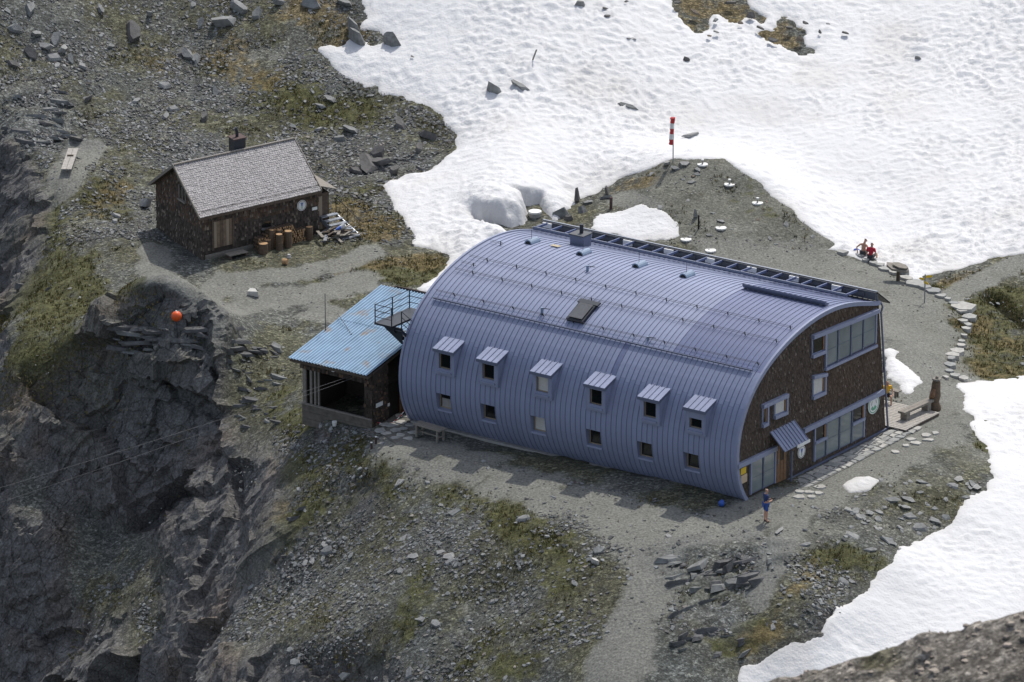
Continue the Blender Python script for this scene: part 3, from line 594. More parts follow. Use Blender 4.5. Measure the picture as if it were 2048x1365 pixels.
def small_win(u0, vt0, vb0, u1, vt1, vb1, glass, lintel, sill=True, ext=(0, 0)):
    wn, c = gpanel('window', u0, vt0, vb0, u1, vt1, vb1, 'trim_blue', .02, .07)
    (g0, z0), (g1, z1), (g2, z2), (g3, z3) = c; f = .06
    pn = MB().prism([LP(g0+f, 0, z0+f)+ODN*.095, LP(g1-f-.16, 0, z1+f)+ODN*.095, LP(g1-f-.16, 0, z2-f)+ODN*.095, LP(g0+f, 0, z3-f)+ODN*.095], ODN*.012).build('pane', glass, wn)
    MB().prism([LP(g1-f-.15, 0, z1+f)+ODN*.095, LP(g1-f-.03, 0, z1+f)+ODN*.095, LP(g1-f-.03, 0, z2-f)+ODN*.095, LP(g1-f-.15, 0, z2-f)+ODN*.095], ODN*.05).build('sash', 'wood_warm', wn)
    MB().para(LP(g1-.07, 0, z1)+ODN*.02, GD*.11, UZ*(z2-z1), ODN*.17).build('jamb', 'trim_blue', wn)
    if sill: MB().prism([LP(g0-.04, 0, z0)+ODN*.02, LP(g1+.04, 0, z1)+ODN*.02, LP(g1+.04, 0, z1-.18)+ODN*.02, LP(g0-.04, 0, z0-.18)+ODN*.02], ODN*.18).build('sill', 'trim_blue', wn)
    return wn
small_win(1621.5, 678, 709, 1646, 667, 699, 'glass_dark', None)
small_win(1622.5, 758, 792, 1646, 749, 781, 'curtain', None)
small_win(1546, 799, 831, 1569.5, 789, 821, 'curtain', None)
small_win(1522, 815, 848, 1531, 811, 843, 'glass_dark', None)
gbar('lintel', (1621,670), (1752,617), .2, .02, .22); gbar('lintel', (1622,751), (1649,745), .17, .02, .2); gbar('lintel', (1521,809), (1571,786), .2, .02, .2)
gbar('sill_band', (1647,736), (1750,688), .14, .02, .16)
gbar('floor_band', (1471.6,928), (1549,891), .24, .02, .17); gbar('floor_band', (1604,857), (1764,778), .24, .02, .17)
gbar('plinth', (1491,1001), (1771,856), .26, .02, .1, 'trim_dark')
# door under its canopy
dr, c = gpanel('door', 1549, 895, 967, 1570, 886, 957, 'wood_warm', .02, .06)
for t0 in (.08, .38, .68):
    (g0, z0), (g1, z1), (g2, z2), (g3, z3) = c; ga, gb = lerp(g0, g1, t0), lerp(g0, g1, t0+.24)
    MB().para(LP(ga, 0, z0+.1)+ODN*.078, GD*(gb-ga), UZ*(z3-z0-.2), ODN*.02).build('door_board', 'wood_warm', dr)
MB().para(LP(lerp(g0, g1, .4), 0, z0+1.1)+ODN*.10, GD*.2, UZ*.65, ODN*.012).build('pane', 'glass_dark', dr)
MB().tube([LP(lerp(g0, g1, .1), 0, z0+1.0)+ODN*.12, LP(lerp(g0, g1, .1), 0, z0+1.25)+ODN*.12], .025).build('handle', 'grey_steel', dr)
(gA, zA), (gB, zB) = gq(1539.5, 865), gq(1587, 838.5); zA = zB = (zA+zB)/2
cp = MB(); npan = 8
cano = MB().prism([LP(gA, 0, zA-.06), LP(gB, 0, zA-.06), LP(gB, -.86, zA-.90), LP(gA, -.86, zA-.90)], UZ*.03).build('canopy', 'seam', lodge)
for k in range(npan):
    a, b = lerp(gA, gB, k/npan), lerp(gA, gB, (k+1)/npan)
    MB().prism([LP(a+.012, 0, zA-.025), LP(b-.012, 0, zA-.025), LP(b-.012, -.88, zA-.885), LP(a+.012, -.88, zA-.885)], UZ*.03).build('canopy_panel', 'roof_blue', cano)
    MB().prism([LP(b-.015, 0, zA), LP(b+.015, 0, zA), LP(b+.015, -.88, zA-.86), LP(b-.015, -.88, zA-.86)], UZ*.05).build('canopy_seam', 'seam', cano)
gp_, zp_ = gq(1571.5, 900)
MB().tube([LP(gp_, -.35, zp_), LP(gp_, -.35, .0)], .05, 8).build('canopy_post', 'trim_dark', lodge)
MB().para(LP(lerp(gA, gB, .52), -.91, zA-1.0), GD*1.1, UZ*.15, LD*.03).build('name_board', 'white_paint', lodge)
# gable shingles
gp_poly = np.array([prof(s)+pnor(s)*-.12 for s in np.linspace(.2, STOT, 60)]+[V3(11.4, 6.85), V3(GW-.03, .12)])
_in_cache = None
def in_gable(x, y):
    if y < .14 or polydist(np.array([[x-1.0, y]]), gp_poly)[0] < .02: return False
    gx = x-1.0
    for g0, g1, z0, z1 in OPEN:
        if g0-.02 < gx < g1+.02 and z0-.05 < y < z1+.02: return False
    return True
def gcols(x, y, rg):
    b = .62+.62*rg.random(); warm = .22*(y > 3)*(x > 7)+rg.random()*.18
    c = V3(.09,.071,.057)*b*(1-warm)+V3(.15,.094,.058)*b*warm
    if rg.random() < .06: c = V3(.17,.14,.115)*(.7+.5*rg.random())
    return c
stuffmesh('shingle_cladding', shingles(in_gable, LP(-1.0, 0, 0)+ODN*.004, GD, UZ, ODN, GW+1.2, 8.2, .13, .065, .125, gcols, seed=3), 'shingle', lodge)
# dormers
for i, u in enumerate([865,952,1059.6,1166.6,1274.5,1366]):
    lL = solve_l(-1.15, 4.62, u); wd = 1.27; l0 = lL-wd; t_ = prof(S_D)
    dm = MB(); gF, zF = -1.02, 4.58
    dm.prism([LP(gF, l0+.06, zF), LP(t_[0]+.25, l0+.06, 4.9), LP(t_[0]+.2, l0+.06, 3.4), LP(gF, l0+.06, 3.28)], LD*.08)
    dm.prism([LP(gF, l0+wd-.14, zF), LP(t_[0]+.25, l0+wd-.14, 4.9), LP(t_[0]+.2, l0+wd-.14, 3.4), LP(gF, l0+wd-.14, 3.28)], LD*.08)
    dorm = dm.build('dormer', 'roof_blue', lodge)
    MB().prism([LP(-1.16, l0, 4.62), LP(t_[0]+.12, l0, 4.99), LP(t_[0]+.12, l0, 4.90), LP(-1.16, l0, 4.48)], LD*wd).build('fascia', 'trim_dark', dorm)
    npn = 4
    for k in range(npn):
        a = l0+wd*k/npn; MB().prism([LP(-1.17, a+.008, 4.625), LP(t_[0]+.12, a+.008, 4.995), LP(t_[0]+.12, a+.008, 5.015), LP(-1.17, a+.008, 4.65)], LD*(wd/npn-.016)).build('dormer_roof', 'roof_blue', dorm)
        if k: MB().prism([LP(-1.17, a-.014, 4.64), LP(t_[0]+.12, a-.014, 5.0), LP(t_[0]+.12, a-.014, 5.055), LP(-1.17, a-.014, 4.69)], LD*.028).build('seam', 'seam', dorm)
    wl, wr, zb, zt = l0+.26, l0+wd-.26, 3.62, 4.40
    if i == 5: zt = 4.12
    fr = MB(); fr.para(LP(gF, l0+.14, 3.28), LD*.14, UZ*1.3, GD*.08); fr.para(LP(gF, l0+wd-.28, 3.28), LD*.14, UZ*1.3, GD*.08); fr.para(LP(gF, l0+.28, zt), LD*(wd-.56), UZ*(4.58-zt), GD*.08); fr.para(LP(gF, l0+.28, 3.28), LD*(wd-.56), UZ*(zb-3.28), GD*.08)
    fr.build('face', 'trim_blue', dorm)
    MB().para(LP(gF-.07, l0+.22, zb-.22), LD*(wd-.44), UZ*.09, GD*.1).build('sill', 'trim_blue', dorm)
    cur = 'curtain' if i == 2 else 'glass_dark'
    wn = MB().para(LP(gF+.16, l0+.28, zb), LD*(wd-.56), UZ*(zt-zb), GD*.02).build('pane', cur, dorm)
    f2 = MB(); f2.para(LP(gF+.10, l0+.28, zb), LD*.035, UZ*(zt-zb), GD*.05); f2.para(LP(gF+.10, l0+wd-.315, zb), LD*.035, UZ*(zt-zb), GD*.05); f2.para(LP(gF+.10, l0+.28, zb), LD*(wd-.56), UZ*.035, GD*.05)
    f2.build('window_frame', 'wood_frame', dorm)
# lower windows set back into the curved wall
for i, k in winl.items():
    l0, l1 = k*SW, (k+3)*SW; gI = -.58; z0, z1 = 1.32, 2.22; pa, pb = prof(S_W0), prof(S_W1)
    rv = MB(); rv.prism([LP(pa[0], l0, z0), LP(pb[0], l0, z1), LP(gI+.1, l0, z1), LP(gI+.1, l0, z0)], -LD*.03); rv.prism([LP(pa[0], l1, z0), LP(pb[0], l1, z1), LP(gI+.1, l1, z1), LP(gI+.1, l1, z0)], LD*.03)
    rv.prism([LP(pb[0], l0, z1), LP(gI+.1, l0, z1), LP(gI+.1, l0, z1+.03), LP(pb[0], l0, z1+.03)], LD*(l1-l0))
    wn = rv.build('window', 'trim_blue', lodge)
    MB().prism([LP(pa[0]-.05, l0, z0), LP(gI+.1, l0, z0+.06), LP(gI+.1, l0, z0-.05), LP(pa[0]-.05, l0, z0-.09)], LD*(l1-l0)).build('sill', 'trim_blue', wn)
    MB().para(LP(gI+.04, l0+.02, z0), LD*(l1-l0-.04), UZ*(z1-z0), GD*.03).build('pane', 'curtain' if i == 2 else 'glass_dark', wn)
    if i == 0: MB().para(LP(gI+.03, l0+.12, z0+.1), LD*(l1-l0-.24), UZ*.45, GD*.008).build('blind', 'concrete', wn)
    f2 = MB(); f2.para(LP(gI, l0+.02, z0), LD*.05, UZ*(z1-z0), GD*.03); f2.para(LP(gI, l1-.07, z0), LD*.05, UZ*(z1-z0), GD*.03); f2.para(LP(gI, l0, z0+.05), LD*(l1-l0), UZ*.05, GD*.03); f2.build('window_frame', 'wood_frame', wn)
# ledges and snow guards
def ledge(s, la, lb, out=.24, dn=.22, up=.5):
    p, t_, n_ = prof(s), ptan(s), pnor(s); q = [p-t_*-up+n_*.055, p-t_*dn+n_*out, p-t_*dn+n_*(out-.10), p+n_*.055]
    return MB().prism([LP(x[0], la, x[1]) for x in q], LD*(lb-la)).build('ledge', 'trim_dark', lodge)  # dark trim colour puts shade on the drop face
ledge(S_L, .45, LEN-.45, .15, .03, .05)
_sA, _lA = roof_hit(1482, 580); _sB, _lB = roof_hit(1656, 612); ledge((_sA+_sB)/2, max(.2, _lB), _lA, .30, .10, .35)
def guard(s, la, lb):
    g = MB(); [g.tube([RP(s, la, h), RP(s, lb, h)], .010, 5) for h in (.08, .17)]
    for l in np.arange(la+.15, lb, 1.8): g.para(RP(s-.03, l-.012, .0), RP(s+.03, l-.012, .0)-RP(s-.03, l-.012, .0), LD*.024, RP(s, l, .2)-RP(s, l, 0))
    g.build('snow_guard', 'dark_steel', lodge)
for s in S_R: guard(s, .25, LEN-.35)
guard((S_R[0]+STOT)/2*.5+S_R[0]*.5, LEN-1.1, LEN-.3); guard((S_R[0]+S_R[1])/2, LEN-1.2, LEN-.3)
# skylight
s0, l0 = roof_hit(1141, 632); s1, l1 = roof_hit(1190, 610); s0 = S_R[2]+.05; s1 = s0+1.25
sk = MB(); fr_ = [RP(s0, l0, .10), RP(s0, l0-1.0, .10), RP(s1, l0-1.0, .10), RP(s1, l0, .10)]; nn_ = RP(s0+.5, l0, .2)-RP(s0+.5, l0, .1); sk.prism([p-nn_*.8 for p in fr_], nn_*1.6)
skl = sk.build('skylight', 'dark_steel', lodge)
pa = [RP(s0+.1, l0-.1, .22), RP(s0+.1, l0-.9, .22), RP(s1-.1, l0-.9, .22), RP(s1-.1, l0-.1, .22)]; MB().prism(pa, nn_*.2).build('pane', 'solar_back', skl)
MB().prism([RP(s1-.05, l0+.1, .12), RP(s1-.05, l0-1.1, .12), RP(s1+.25, l0-1.1, .10), RP(s1+.25, l0+.1, .10)], nn_*.8).build('flashing', 'dark_steel', skl)
# chimney
s0, l0 = roof_hit(1153, 491); q = RP(s0, l0); ch = MB().para(q-LD*.4-UZ*.35, LD*.8, GD*.7, UZ*.85).build('chimney', 'trim_dark', lodge)
MB().para(q-LD*.45-GD*.06+UZ*.5, LD*.9, GD*.82, UZ*.06).build('chimney_cap', 'solar_back', ch)
MB().tube([q+GD*.4-LD*.02+UZ*.55, q+GD*.4-LD*.02+UZ*1.02], .10, 10).build('flue', 'dark_steel', ch)
for u, v in ((1056,486),(1159,508),(1271,533),(1366,553)):   # half-round roof vents
    s0, l0 = roof_hit(u, v+3); q = RP(s0, l0, -.04); mb = MB(); t_ = RP(s0+.3, l0)-RP(s0, l0); t_ /= np.linalg.norm(t_); n_ = np.cross(t_, LD); n_ = n_ if n_[2] > 0 else -n_
    arc = [q-LD*.24*math.cos(a)+n_*.26*math.sin(a) for a in np.linspace(0, math.pi, 9)]
    ve = mb.prism(arc, t_*.75).build('roof_vent', 'vent_blue', lodge)
    MB().prism([q-t_*.012-LD*.17*math.cos(a)+n_*.19*math.sin(a)+n_*.01 for a in np.linspace(0, math.pi, 9)], t_*.01).build('vent_opening', 'black', ve)
    MB().tube([q+t_*.3+n_*.2, q+t_*.3+n_*.75], .012, 5).build('wire', 'dark_steel', ve)
for u, v, h in ((1175,543,.3),(1084,628,.35),(1296,681,.18)):   # little vent pipes / sensors
    s0, l0 = roof_hit(u, v); q = RP(s0, l0); sp = MB().tube([q, q+UZ*h], .07, 8).build('vent_pipe', 'vent_blue', lodge)
    MB().tube([q+UZ*h*.9, q+UZ*h-LD*.45], .02, 5).build('wire', 'dark_steel', sp)
s0, l0 = roof_hit(1108, 495); MB().prism([RP(s0, l0+.25, .055), RP(s0, l0-.25, .055), RP(s0+.3, l0-.25, .055), RP(s0+.3, l0+.25, .055)], UZ*.006).build('stained_patch', 'patch_tan', lodge)
# solar rack along the back edge
rk_top = gz(1750, 583); rk_low = V3(10.05, 7.62); rack = MB().tube([LP(rk_low[0], .9, rk_low[1]), LP(rk_low[0], LEN-.1, rk_low[1])], .09, 6).build('solar_rack', 'trim_dark', lodge, label='blue steel rack of solar panels along the back eave')
MB().para(LP(rk_top[0]-.1, -.1, rk_top[1]-.44), LD*(LEN+.2), GD*.08, UZ*.41).build('top_rail', 'solar_back', rack)
MB().para(LP(rk_top[0]-.02, -.12, rk_top[1]-.03), LD*(LEN+.24), GD*.10, UZ*.05).build('edge_strip', 'grey_steel', rack)
for k in range(22):
    l = .9+k*(LEN-1.2)/21; MB().prism([LP(rk_low[0], l, rk_low[1]-.02), LP(rk_low[0], l, rk_low[1]+.09), LP(rk_top[0], l, rk_top[1]-.05), LP(rk_top[0], l, rk_top[1]-.16)], LD*.06).build('strut', 'steel_blue', rack)
npv = 8; pl = (LEN+.1)/npv
for k in range(npv):
    l = -.1+k*pl; a, b = (rk_top[0], rk_top[1]+.02), (rk_top[0]+1.3, rk_top[1]-.92)
    pv = MB().prism([LP(a[0], l+.02, a[1]), LP(b[0], l+.02, b[1]), LP(b[0]-.04, l+.02, b[1]-.06), LP(a[0]-.04, l+.02, a[1]-.06)], LD*(pl-.04)).build('solar_panel', 'solar', rack)
    MB().para(LP(rk_top[0]-.16, l+pl*.25, rk_top[1]-.30), LD*(pl*.5), GD*.05, UZ*.17).build('back_plate', 'solar_back', rack)
    MB().para(LP(rk_top[0]-.2, l+pl*.78, rk_top[1]-.33), LD*.55, GD*.09, UZ*.26).build('junction_box', 'white_paint', rack)
for l in (0.0, LEN/2, LEN): MB().tube([LP(11.3, l, rk_top[1]-.1), LP(11.45, l, 6.9)], .05, 6).build('rack_post', 'trim_dark', rack)
MB().tube([LP(11.62, -.1, 7.0), LP(11.75, -.1, 6.75), LP(11.62, -.1, 6.5), LP(GW+.06, -.1, .1)], .05, 6).build('downpipe', 'trim_dark', lodge)
# balcony at the far side, seen past the gable corner
bal = MB().para(LP(11.9, .6, 2.75), GD*1.3, LD*2.5, UZ*.14).build('balcony', 'solar_back', lodge)
for t0 in (0, .5, 1): MB().tube([LP(13.15, .65+2.4*t0, 2.85), LP(13.15, .65+2.4*t0, 3.95)], .03, 6).build('railing_post', 'dark_steel', bal)
MB().tube([LP(12.2, .65, 2.85), LP(12.2, .65, 3.95)], .03, 6).build('railing_post', 'dark_steel', bal)
for h in (3.2, 3.5, 3.95): MB().tube([LP(11.9, .65, h), LP(13.15, .65, h), LP(13.15, 3.05, h)], .022, 5).build('rail', 'dark_steel', bal)
MB().para(LP(-.35, .2, -.05), GD*.5, LD*(LEN-.3), UZ*.16).build('footing', 'concrete', lodge)
# ================================================================== SHED with blue corrugated roof
F0 = PZ(745, 860, -.25); n1 = np.cross(LD, UZ); fl = float(-.25)
shed = root('woodshed', F0, 'open-fronted wooden shed with blue corrugated roof beside the lodge', 'shed')
def SP(g, l, z): return F0+GD*g+LD*l+UZ*(z)
SWD, SDP = 4.35, 7.6; pmat('shed_board', (.135,.118,.098), .9, noise=.35, nscale=4)
RFR = PPL(735, 752, F0-GD*.35, n1); RFL = PPL(577, 716, F0-GD*.35, n1); RBL = PPL(763, 571, RFL, LN); RBR = RFR+(RBL-RFL)
er = RFL-RFR; ed = RBL-RFL; rn = np.cross(ed, er); rn /= np.linalg.norm(rn); rn = rn if rn[2] > 0 else -rn
NSH = 5
for row in range(2):
    for k in range(NSH):
        nw = 56; a = k/NSH; b = (k+1)/NSH+.012; ta, tb = (0, .545) if row == 0 else (.525, 1); mb = MB(); vs = []; cs = []
        wl = np.linalg.norm(er)
        for j in range(nw+1):
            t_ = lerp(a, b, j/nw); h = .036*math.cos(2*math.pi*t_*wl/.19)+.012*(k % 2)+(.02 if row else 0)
            cw = .5+.5*math.cos(2*math.pi*t_*wl/.19); cs += [(.12+.15*cw, .215+.20*cw, .32+.25*cw)]*2  # wave shading and valley dirt put into the colour: light ridges, darker valleys
            vs += [RFR+er*t_+ed*ta+rn*h, RFR+er*t_+ed*tb+rn*h]
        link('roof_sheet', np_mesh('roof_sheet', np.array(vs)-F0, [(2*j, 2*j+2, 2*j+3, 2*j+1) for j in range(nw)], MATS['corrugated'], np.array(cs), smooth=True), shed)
def roofz(g, l):                             # underside of the roof at shed coordinates
    p = SP(g, l, 0); q = RFR; return q[2]-(rn[0]*(p[0]-q[0])+rn[1]*(p[1]-q[1]))/rn[2]-.06-F0[2]
MB().prism([RFR-rn*.10+ed*.008, RFL-rn*.10+ed*.008, RFL-rn*.10+ed*.02, RFR-rn*.10+ed*.02], -UZ*.13).build('eave_board', 'wood_dark', shed)
MB().prism([RFR-rn*.10+er*.004, RFR-rn*.10+ed*.6+er*.004, RFR-rn*.10+ed*.6+er*.012, RFR-rn*.10+er*.012], -UZ*.12).build('verge_board', 'wood_dark', shed)
def shwall(name, g0, l0, g1, l1, zb=-.5, mat='backing', th=.1):
    d = GD*(g1-g0)+LD*(l1-l0); n = np.cross(d, UZ); n /= np.linalg.norm(n)
    return MB().prism([SP(g0, l0, zb), SP(g1, l1, zb), SP(g1, l1, roofz(g1, l1)), SP(g0, l0, roofz(g0, l0))], n*th).build(name, mat, shed)
shwall('back_wall', 3.4, 0, 3.4, SWD); shwall('side_wall', .05, SWD, SDP, SWD); shwall('side_wall', 2.6, .0, SDP, 0.); shwall('back_wall', SDP, 0, SDP, SWD)
shwall('corner_wall', .0, .02, 1.15, .02)
MB().para(SP(.0, 0, -.2), GD*3.4, LD*SWD, UZ*.1).build('floor', 'wood_dark', shed)
def shcol(x, y, rg):
    c = V3(.055,.043,.035)*(.5+1.1*rg.random()); return V3(.15,.10,.065)*(.6+.6*rg.random()) if rg.random() < .2 else c
stuffmesh('shingle_cladding', shingles(lambda x, y: y < roofz(x, 0)+.2, SP(0, -.06, -.45), GD, UZ, -LN, 1.15, 3.4, .16, .09, .16, shcol, seed=8), 'shingle', shed)
stuffmesh('shingle_cladding', shingles(lambda x, y: (roofz(0, x)-.05 < y < roofz(0, x)+.15) or (x < .45 and 1.0 < y < roofz(0, x)+.15), SP(-.03, 0, -.45), LD, UZ, n1 if n1@GD < 0 else -n1, SWD, 3.4, .16, .09, .16, shcol, seed=9), 'shingle', shed)
NF = n1 if n1@GD < 0 else -n1
for k in range(6): MB().para(SP(0, -.02, -.62+k*.19), LD*(SWD+.06), UZ*.18, NF*(.05+.012*(k % 2))).build('front_board', 'shed_board', shed)
MB().para(SP(0, -.04, .53), LD*(SWD+.1), UZ*.06, NF*.14).build('sill', 'wood_grey', shed)
MB().prism([SP(0, 0, roofz(0, 0)-.5), SP(0, SWD, roofz(0, SWD)-.5), SP(0, SWD, roofz(0, SWD)-.1), SP(0, 0, roofz(0, 0)-.1)], GD*.08).build('front_header', 'backing', shed)
for l, w_ in ((-.02, .5), (SWD-.18, .2), (SWD-.55, .12), (SWD-.80, .10), (SWD-1.0, .07)): MB().para(SP(0.0, l, .55), LD*w_, UZ*(roofz(0, l)-.56), GD*.1).build('post', 'wood_dark' if l < 1 else 'wood_grey', shed)
MB().para(SP(1.35, .02, -.1), GD*.9, UZ*2.1, LD*.06).build('door', 'black', shed); MB().para(SP(2.25, -.05, -.2), GD*1.6, UZ*2.7, LD*.08).build('plank_wall', 'wood_warm', shed)  # black slab paints the shade inside the open doorway
MB().para(SP(.0, -.1, -.5), GD*1.2, UZ*.22, -LD*.03).build('kick_board', 'blue_board', shed)
MB().para(SP(.15, -.11, 1.15), GD*.55, UZ*.22, -LN*.02).build('notice', 'white_paint', shed); MB().para(SP(1.1, -.11, .95), GD*.16, UZ*.15, -LN*.02).build('notice', 'white_paint', shed)
MB().cbox(SP(-.2, SWD*.52, roofz(0, 2)-.28), LD*.14, GD*.1, UZ*.14).build('lamp', 'white_paint', shed)
# red and white barrier chain
c = [lerp(SP(.25, -.12, .35), LP(-.35, LEN+.05, .9), t_)-UZ*.45*math.sin(math.pi*t_) for t_ in np.linspace(0, 1, 15)]
ch = root('barrier_chain', c[7], 'red and white plastic chain slung between shed and lodge', 'chain')
for i in range(14): MB().tube([c[i], c[i+1]], .022, 5).build('chain_link', 'white_paint' if i % 2 else 'red', ch)
# antenna rods on the shed roof
for k, ((u0, v0), (u1, v1)) in enumerate((((651,660),(650,588)), ((703,669),(675,636)))):
    t_ = ((u0-577)/(763-577)) ; base = PPL(u0, v0, RFR, rn); top = PPL(u1, v1, base, V3(0,1,0)) if k == 0 else PPL(u1, v1, base, rn)+UZ*.25
    mb = MB().tube([base, top], .018, 6); mb.disc(base, (0,0,1), .05, .03, 8); solo(mb, 'lightning_rod', 'dark_steel', base, ('thin upright metal rod at the edge of the blue roof','short slanted metal rod lying over the blue roof')[k], 'rod')
# ================================================================== escape stair at the lodge's hidden end
_st = None
for z_ in np.arange(2.5, 6, .05):
    p = LP(4.3, LEN+.9, z_); e = abs(projuv(p)[1]-641)+.0
    if _st is None or e < _st[0]: _st = (e, z_)
gS = 4.3; du = 803-projuv(LP(gS, LEN+.9, _st[1]))[0]; gS += du/22.5; zS = _st[1]+ (du/22.5)*.0
for _ in range(6):
    e = projuv(LP(gS, LEN+.9, zS))[1]-641; zS += e/35.8; gS += (803-projuv(LP(gS, LEN+.9, zS))[0])/22.5
stair = root('escape_stair', LP(gS, LEN+.5, zS), 'dark steel escape stair and landing above the blue shed roof', 'stair')
plat = MB().para(LP(gS-1.15, LEN+.62, zS-.06), GD*2.9, LD*1.1, UZ*.10).build('landing', 'dark_steel', stair)
MB().para(LP(gS+.7, LEN+.02, zS-.055), GD*1.05, LD*.6, UZ*.10).build('landing', 'dark_steel', stair)
def rail_run(pts, h=1.0):
    for p in pts: MB().tube([p, p+UZ*h], .03, 6).build('railing_post', 'dark_steel', stair)
    for hh in (.35, .68, 1.0): MB().tube([p+UZ*h*hh for p in pts], .02, 5).build('rail', 'dark_steel', stair)
rail_run([LP(gS-1.12, LEN+.66, zS), LP(gS-1.12, LEN+1.68, zS), LP(gS+.3, LEN+1.68, zS), LP(gS+1.7, LEN+1.68, zS), LP(gS+1.7, LEN+.5, zS)])
s1 = LP(gS-1.1, LEN+.04, zS-.02); s2 = LP(gS+1.3, LEN+.04, zS-2.1)
for o_ in (0, .52): MB().prism([s1+LD*o_, s1+LD*o_-UZ*.2, s2+LD*o_-UZ*.2, s2+LD*o_], LD*.04).build('stringer', 'dark_steel', stair)
for k in range(9): MB().para(lerp(s1, s2, (k+.5)/9)-UZ*.08, LD*.56, GD*.24, UZ*.03).build('tread', 'solar_back', stair)
rail_run([s1+LD*.02, lerp(s1, s2, .5)+LD*.02, s2+LD*.02], .95)
for g_ in (gS-.9, gS+1.4): MB().prism([LP(g_, LEN+.2, zS-.06), LP(g_, LEN+1.5, zS-.06), LP(g_, LEN+.2, zS-.9)], GD*.08).build('bracket', 'dark_steel', stair)
# ================================================================== SMALL HUT
HB = .8; KC = PZ(406.5, 521, HB); z_e = 2.55+HB
E0 = PZ(403, 432, z_e); E1_ = PZ(643.7, 377.4, z_e); E2_ = PZ(304, 366, z_e)
e1 = E1_-E0; HL = np.linalg.norm(e1); e1 /= HL; e2 = E2_-E0; HDp = np.linalg.norm(e2); e2 /= HDp
HO = V3(KC[0], KC[1], HB); RH = 2.0
hut = root('shingled_hut', HO, 'small old hut with weathered grey shingle roof and dark shingled walls', 'hut')
ov = .30; wl_, wd_ = HL-.35, HDp-2*ov+.2
def HP(a, b, z): return HO+e1*a+e2*b+UZ*z
n_f = np.cross(e1, UZ); n_f = n_f if n_f@e2 < 0 else -n_f; n_f /= np.linalg.norm(n_f); n_l = np.cross(e2, UZ); n_l = n_l if n_l@e1 < 0 else -n_l; n_l /= np.linalg.norm(n_l)
ze, zr = z_e-HB, z_e-HB+RH
def hgable(z, f): return f*z
gpl = [(0,-.3),(wd_,-.3),(wd_,ze+.12),(wd_/2,zr-.12),(0,ze+.12)]
MB().prism([HP(.0, b, z) for b, z in gpl], e1*wl_).build('wall', 'backing', hut)
def hcol(x, y, rg):
    c = V3(.078,.063,.052)*(.55+.8*rg.random())
    if y > 1.9 and rg.random() < .5: c = V3(.125,.082,.057)*(.6+.6*rg.random())
    return V3(.23,.19,.15)*(.6+.6*rg.random()) if rg.random() < .10 else c
def hd(u, v): p = PPL(u, v, HO, n_f)-HO; return float(p@e1), float(p[2])
dA, dB = hd(427, 497), hd(463, 441); wA, wB = hd(524, 456), hd(541, 436)
def hin(x, y): return not (dA[0]-.05 < x < dB[0]+.05 and y < dB[1]+.3) and not (wA[0] < x < wB[0] and wA[1]+.25 < y < wB[1]+.3)
stuffmesh('shingle_cladding', shingles(hin, HP(0, 0, -.25)+n_f*.004, e1, UZ, n_f, wl_, ze+.3, .15, .08, .16, hcol, seed=12), 'shingle', hut)
_gp2 = np.array(gpl)
stuffmesh('shingle_cladding', shingles(lambda x, y: polydist(np.array([[x, y-.25]]), _gp2)[0] > .03 and not (2.1 < x < 2.9 and 3.0 < y < 3.75), HP(0, 0, -.25)+n_l*.004, e2, UZ, n_l, wd_, zr+.4, .15, .08, .16, hcol, seed=13), 'shingle', hut)
gwn = MB().prism([HP(0, 2.1, 2.8)+n_l*.01, HP(0, 2.9, 2.8)+n_l*.01, HP(0, 2.9, 3.5)+n_l*.01, HP(0, 2.1, 3.5)+n_l*.01], n_l*.03).build('window', 'glass_dark', hut)
for b in (2.05, 2.47, 2.88): MB().para(HP(0, b, 2.78)+n_l*.03, e2*.06, UZ*.74, n_l*.04).build('frame', 'wood_grey', gwn)
MB().para(HP(0, 2.0, 2.66)+n_l*.02, e2*1.0, UZ*.08, n_l*.14).build('sill', 'wood_grey', gwn)
RO = [HP(-.3, -ov, ze+.02), HP(-.3+HL+.05, -ov, ze+.02), HP(-.3+HL+.05, wd_/2, zr+.05), HP(-.3, wd_/2, zr+.05)]
RB = [HP(-.3, wd_+ov, ze+.02), HP(-.3+HL+.05, wd_+ov, ze+.02), HP(-.3+HL+.05, wd_/2, zr+.05), HP(-.3, wd_/2, zr+.05)]
roof = MB().prism([p-UZ*.02 for p in RO], -UZ*.07).build('roof', 'wood_dark', hut); MB().prism([p-UZ*.02 for p in RB], -UZ*.07).build('roof', 'wood_dark', hut)
def rcol(x, y, rg): return V3(.36,.345,.34)*(.82+.3*rg.random())
for Q, sd_ in ((RO, 14), (RB, 15)):
    au = Q[1]-Q[0]; av = Q[3]-Q[0]; W_, H_ = np.linalg.norm(au), np.linalg.norm(av); n_ = np.cross(au, av); n_ = n_ if n_[2] > 0 else -n_; n_ /= np.linalg.norm(n_)
    stuffmesh('roof_shingles', shingles(lambda x, y: 0 <= x <= W_, Q[0], au/W_, av/H_, n_, W_, H_-.05, .15, .10, .2, rcol, lift=.03, seed=sd_), 'shingle', hut)
[MB().prism([a_+UZ*.075, b_+UZ*.075, b_-UZ*.10, a_-UZ*.10], sg_*.05).build('verge_board', 'wood_grey', hut) for a_, b_, sg_ in ((RO[0], RO[3], -e1), (RO[1], RO[2], e1), (RB[0], RB[3], -e1), (RB[1], RB[2], e1))]
MB().tube([RO[3]+UZ*.04, RO[2]+UZ*.04], .05, 6).build('ridge_cap', 'wood_grey', hut)
MB().prism([RO[0]-UZ*.02, RO[1]-UZ*.02, RO[1]-UZ*.16, RO[0]-UZ*.16], n_f*.03).build('eave_board', 'wood_dark', hut)
chx = HP(4.2, wd_/2+.55, zr-.6); chm = MB().cbox(chx, e1*.75, e2*.75, UZ*1.25).build('chimney', 'dark_steel', hut)
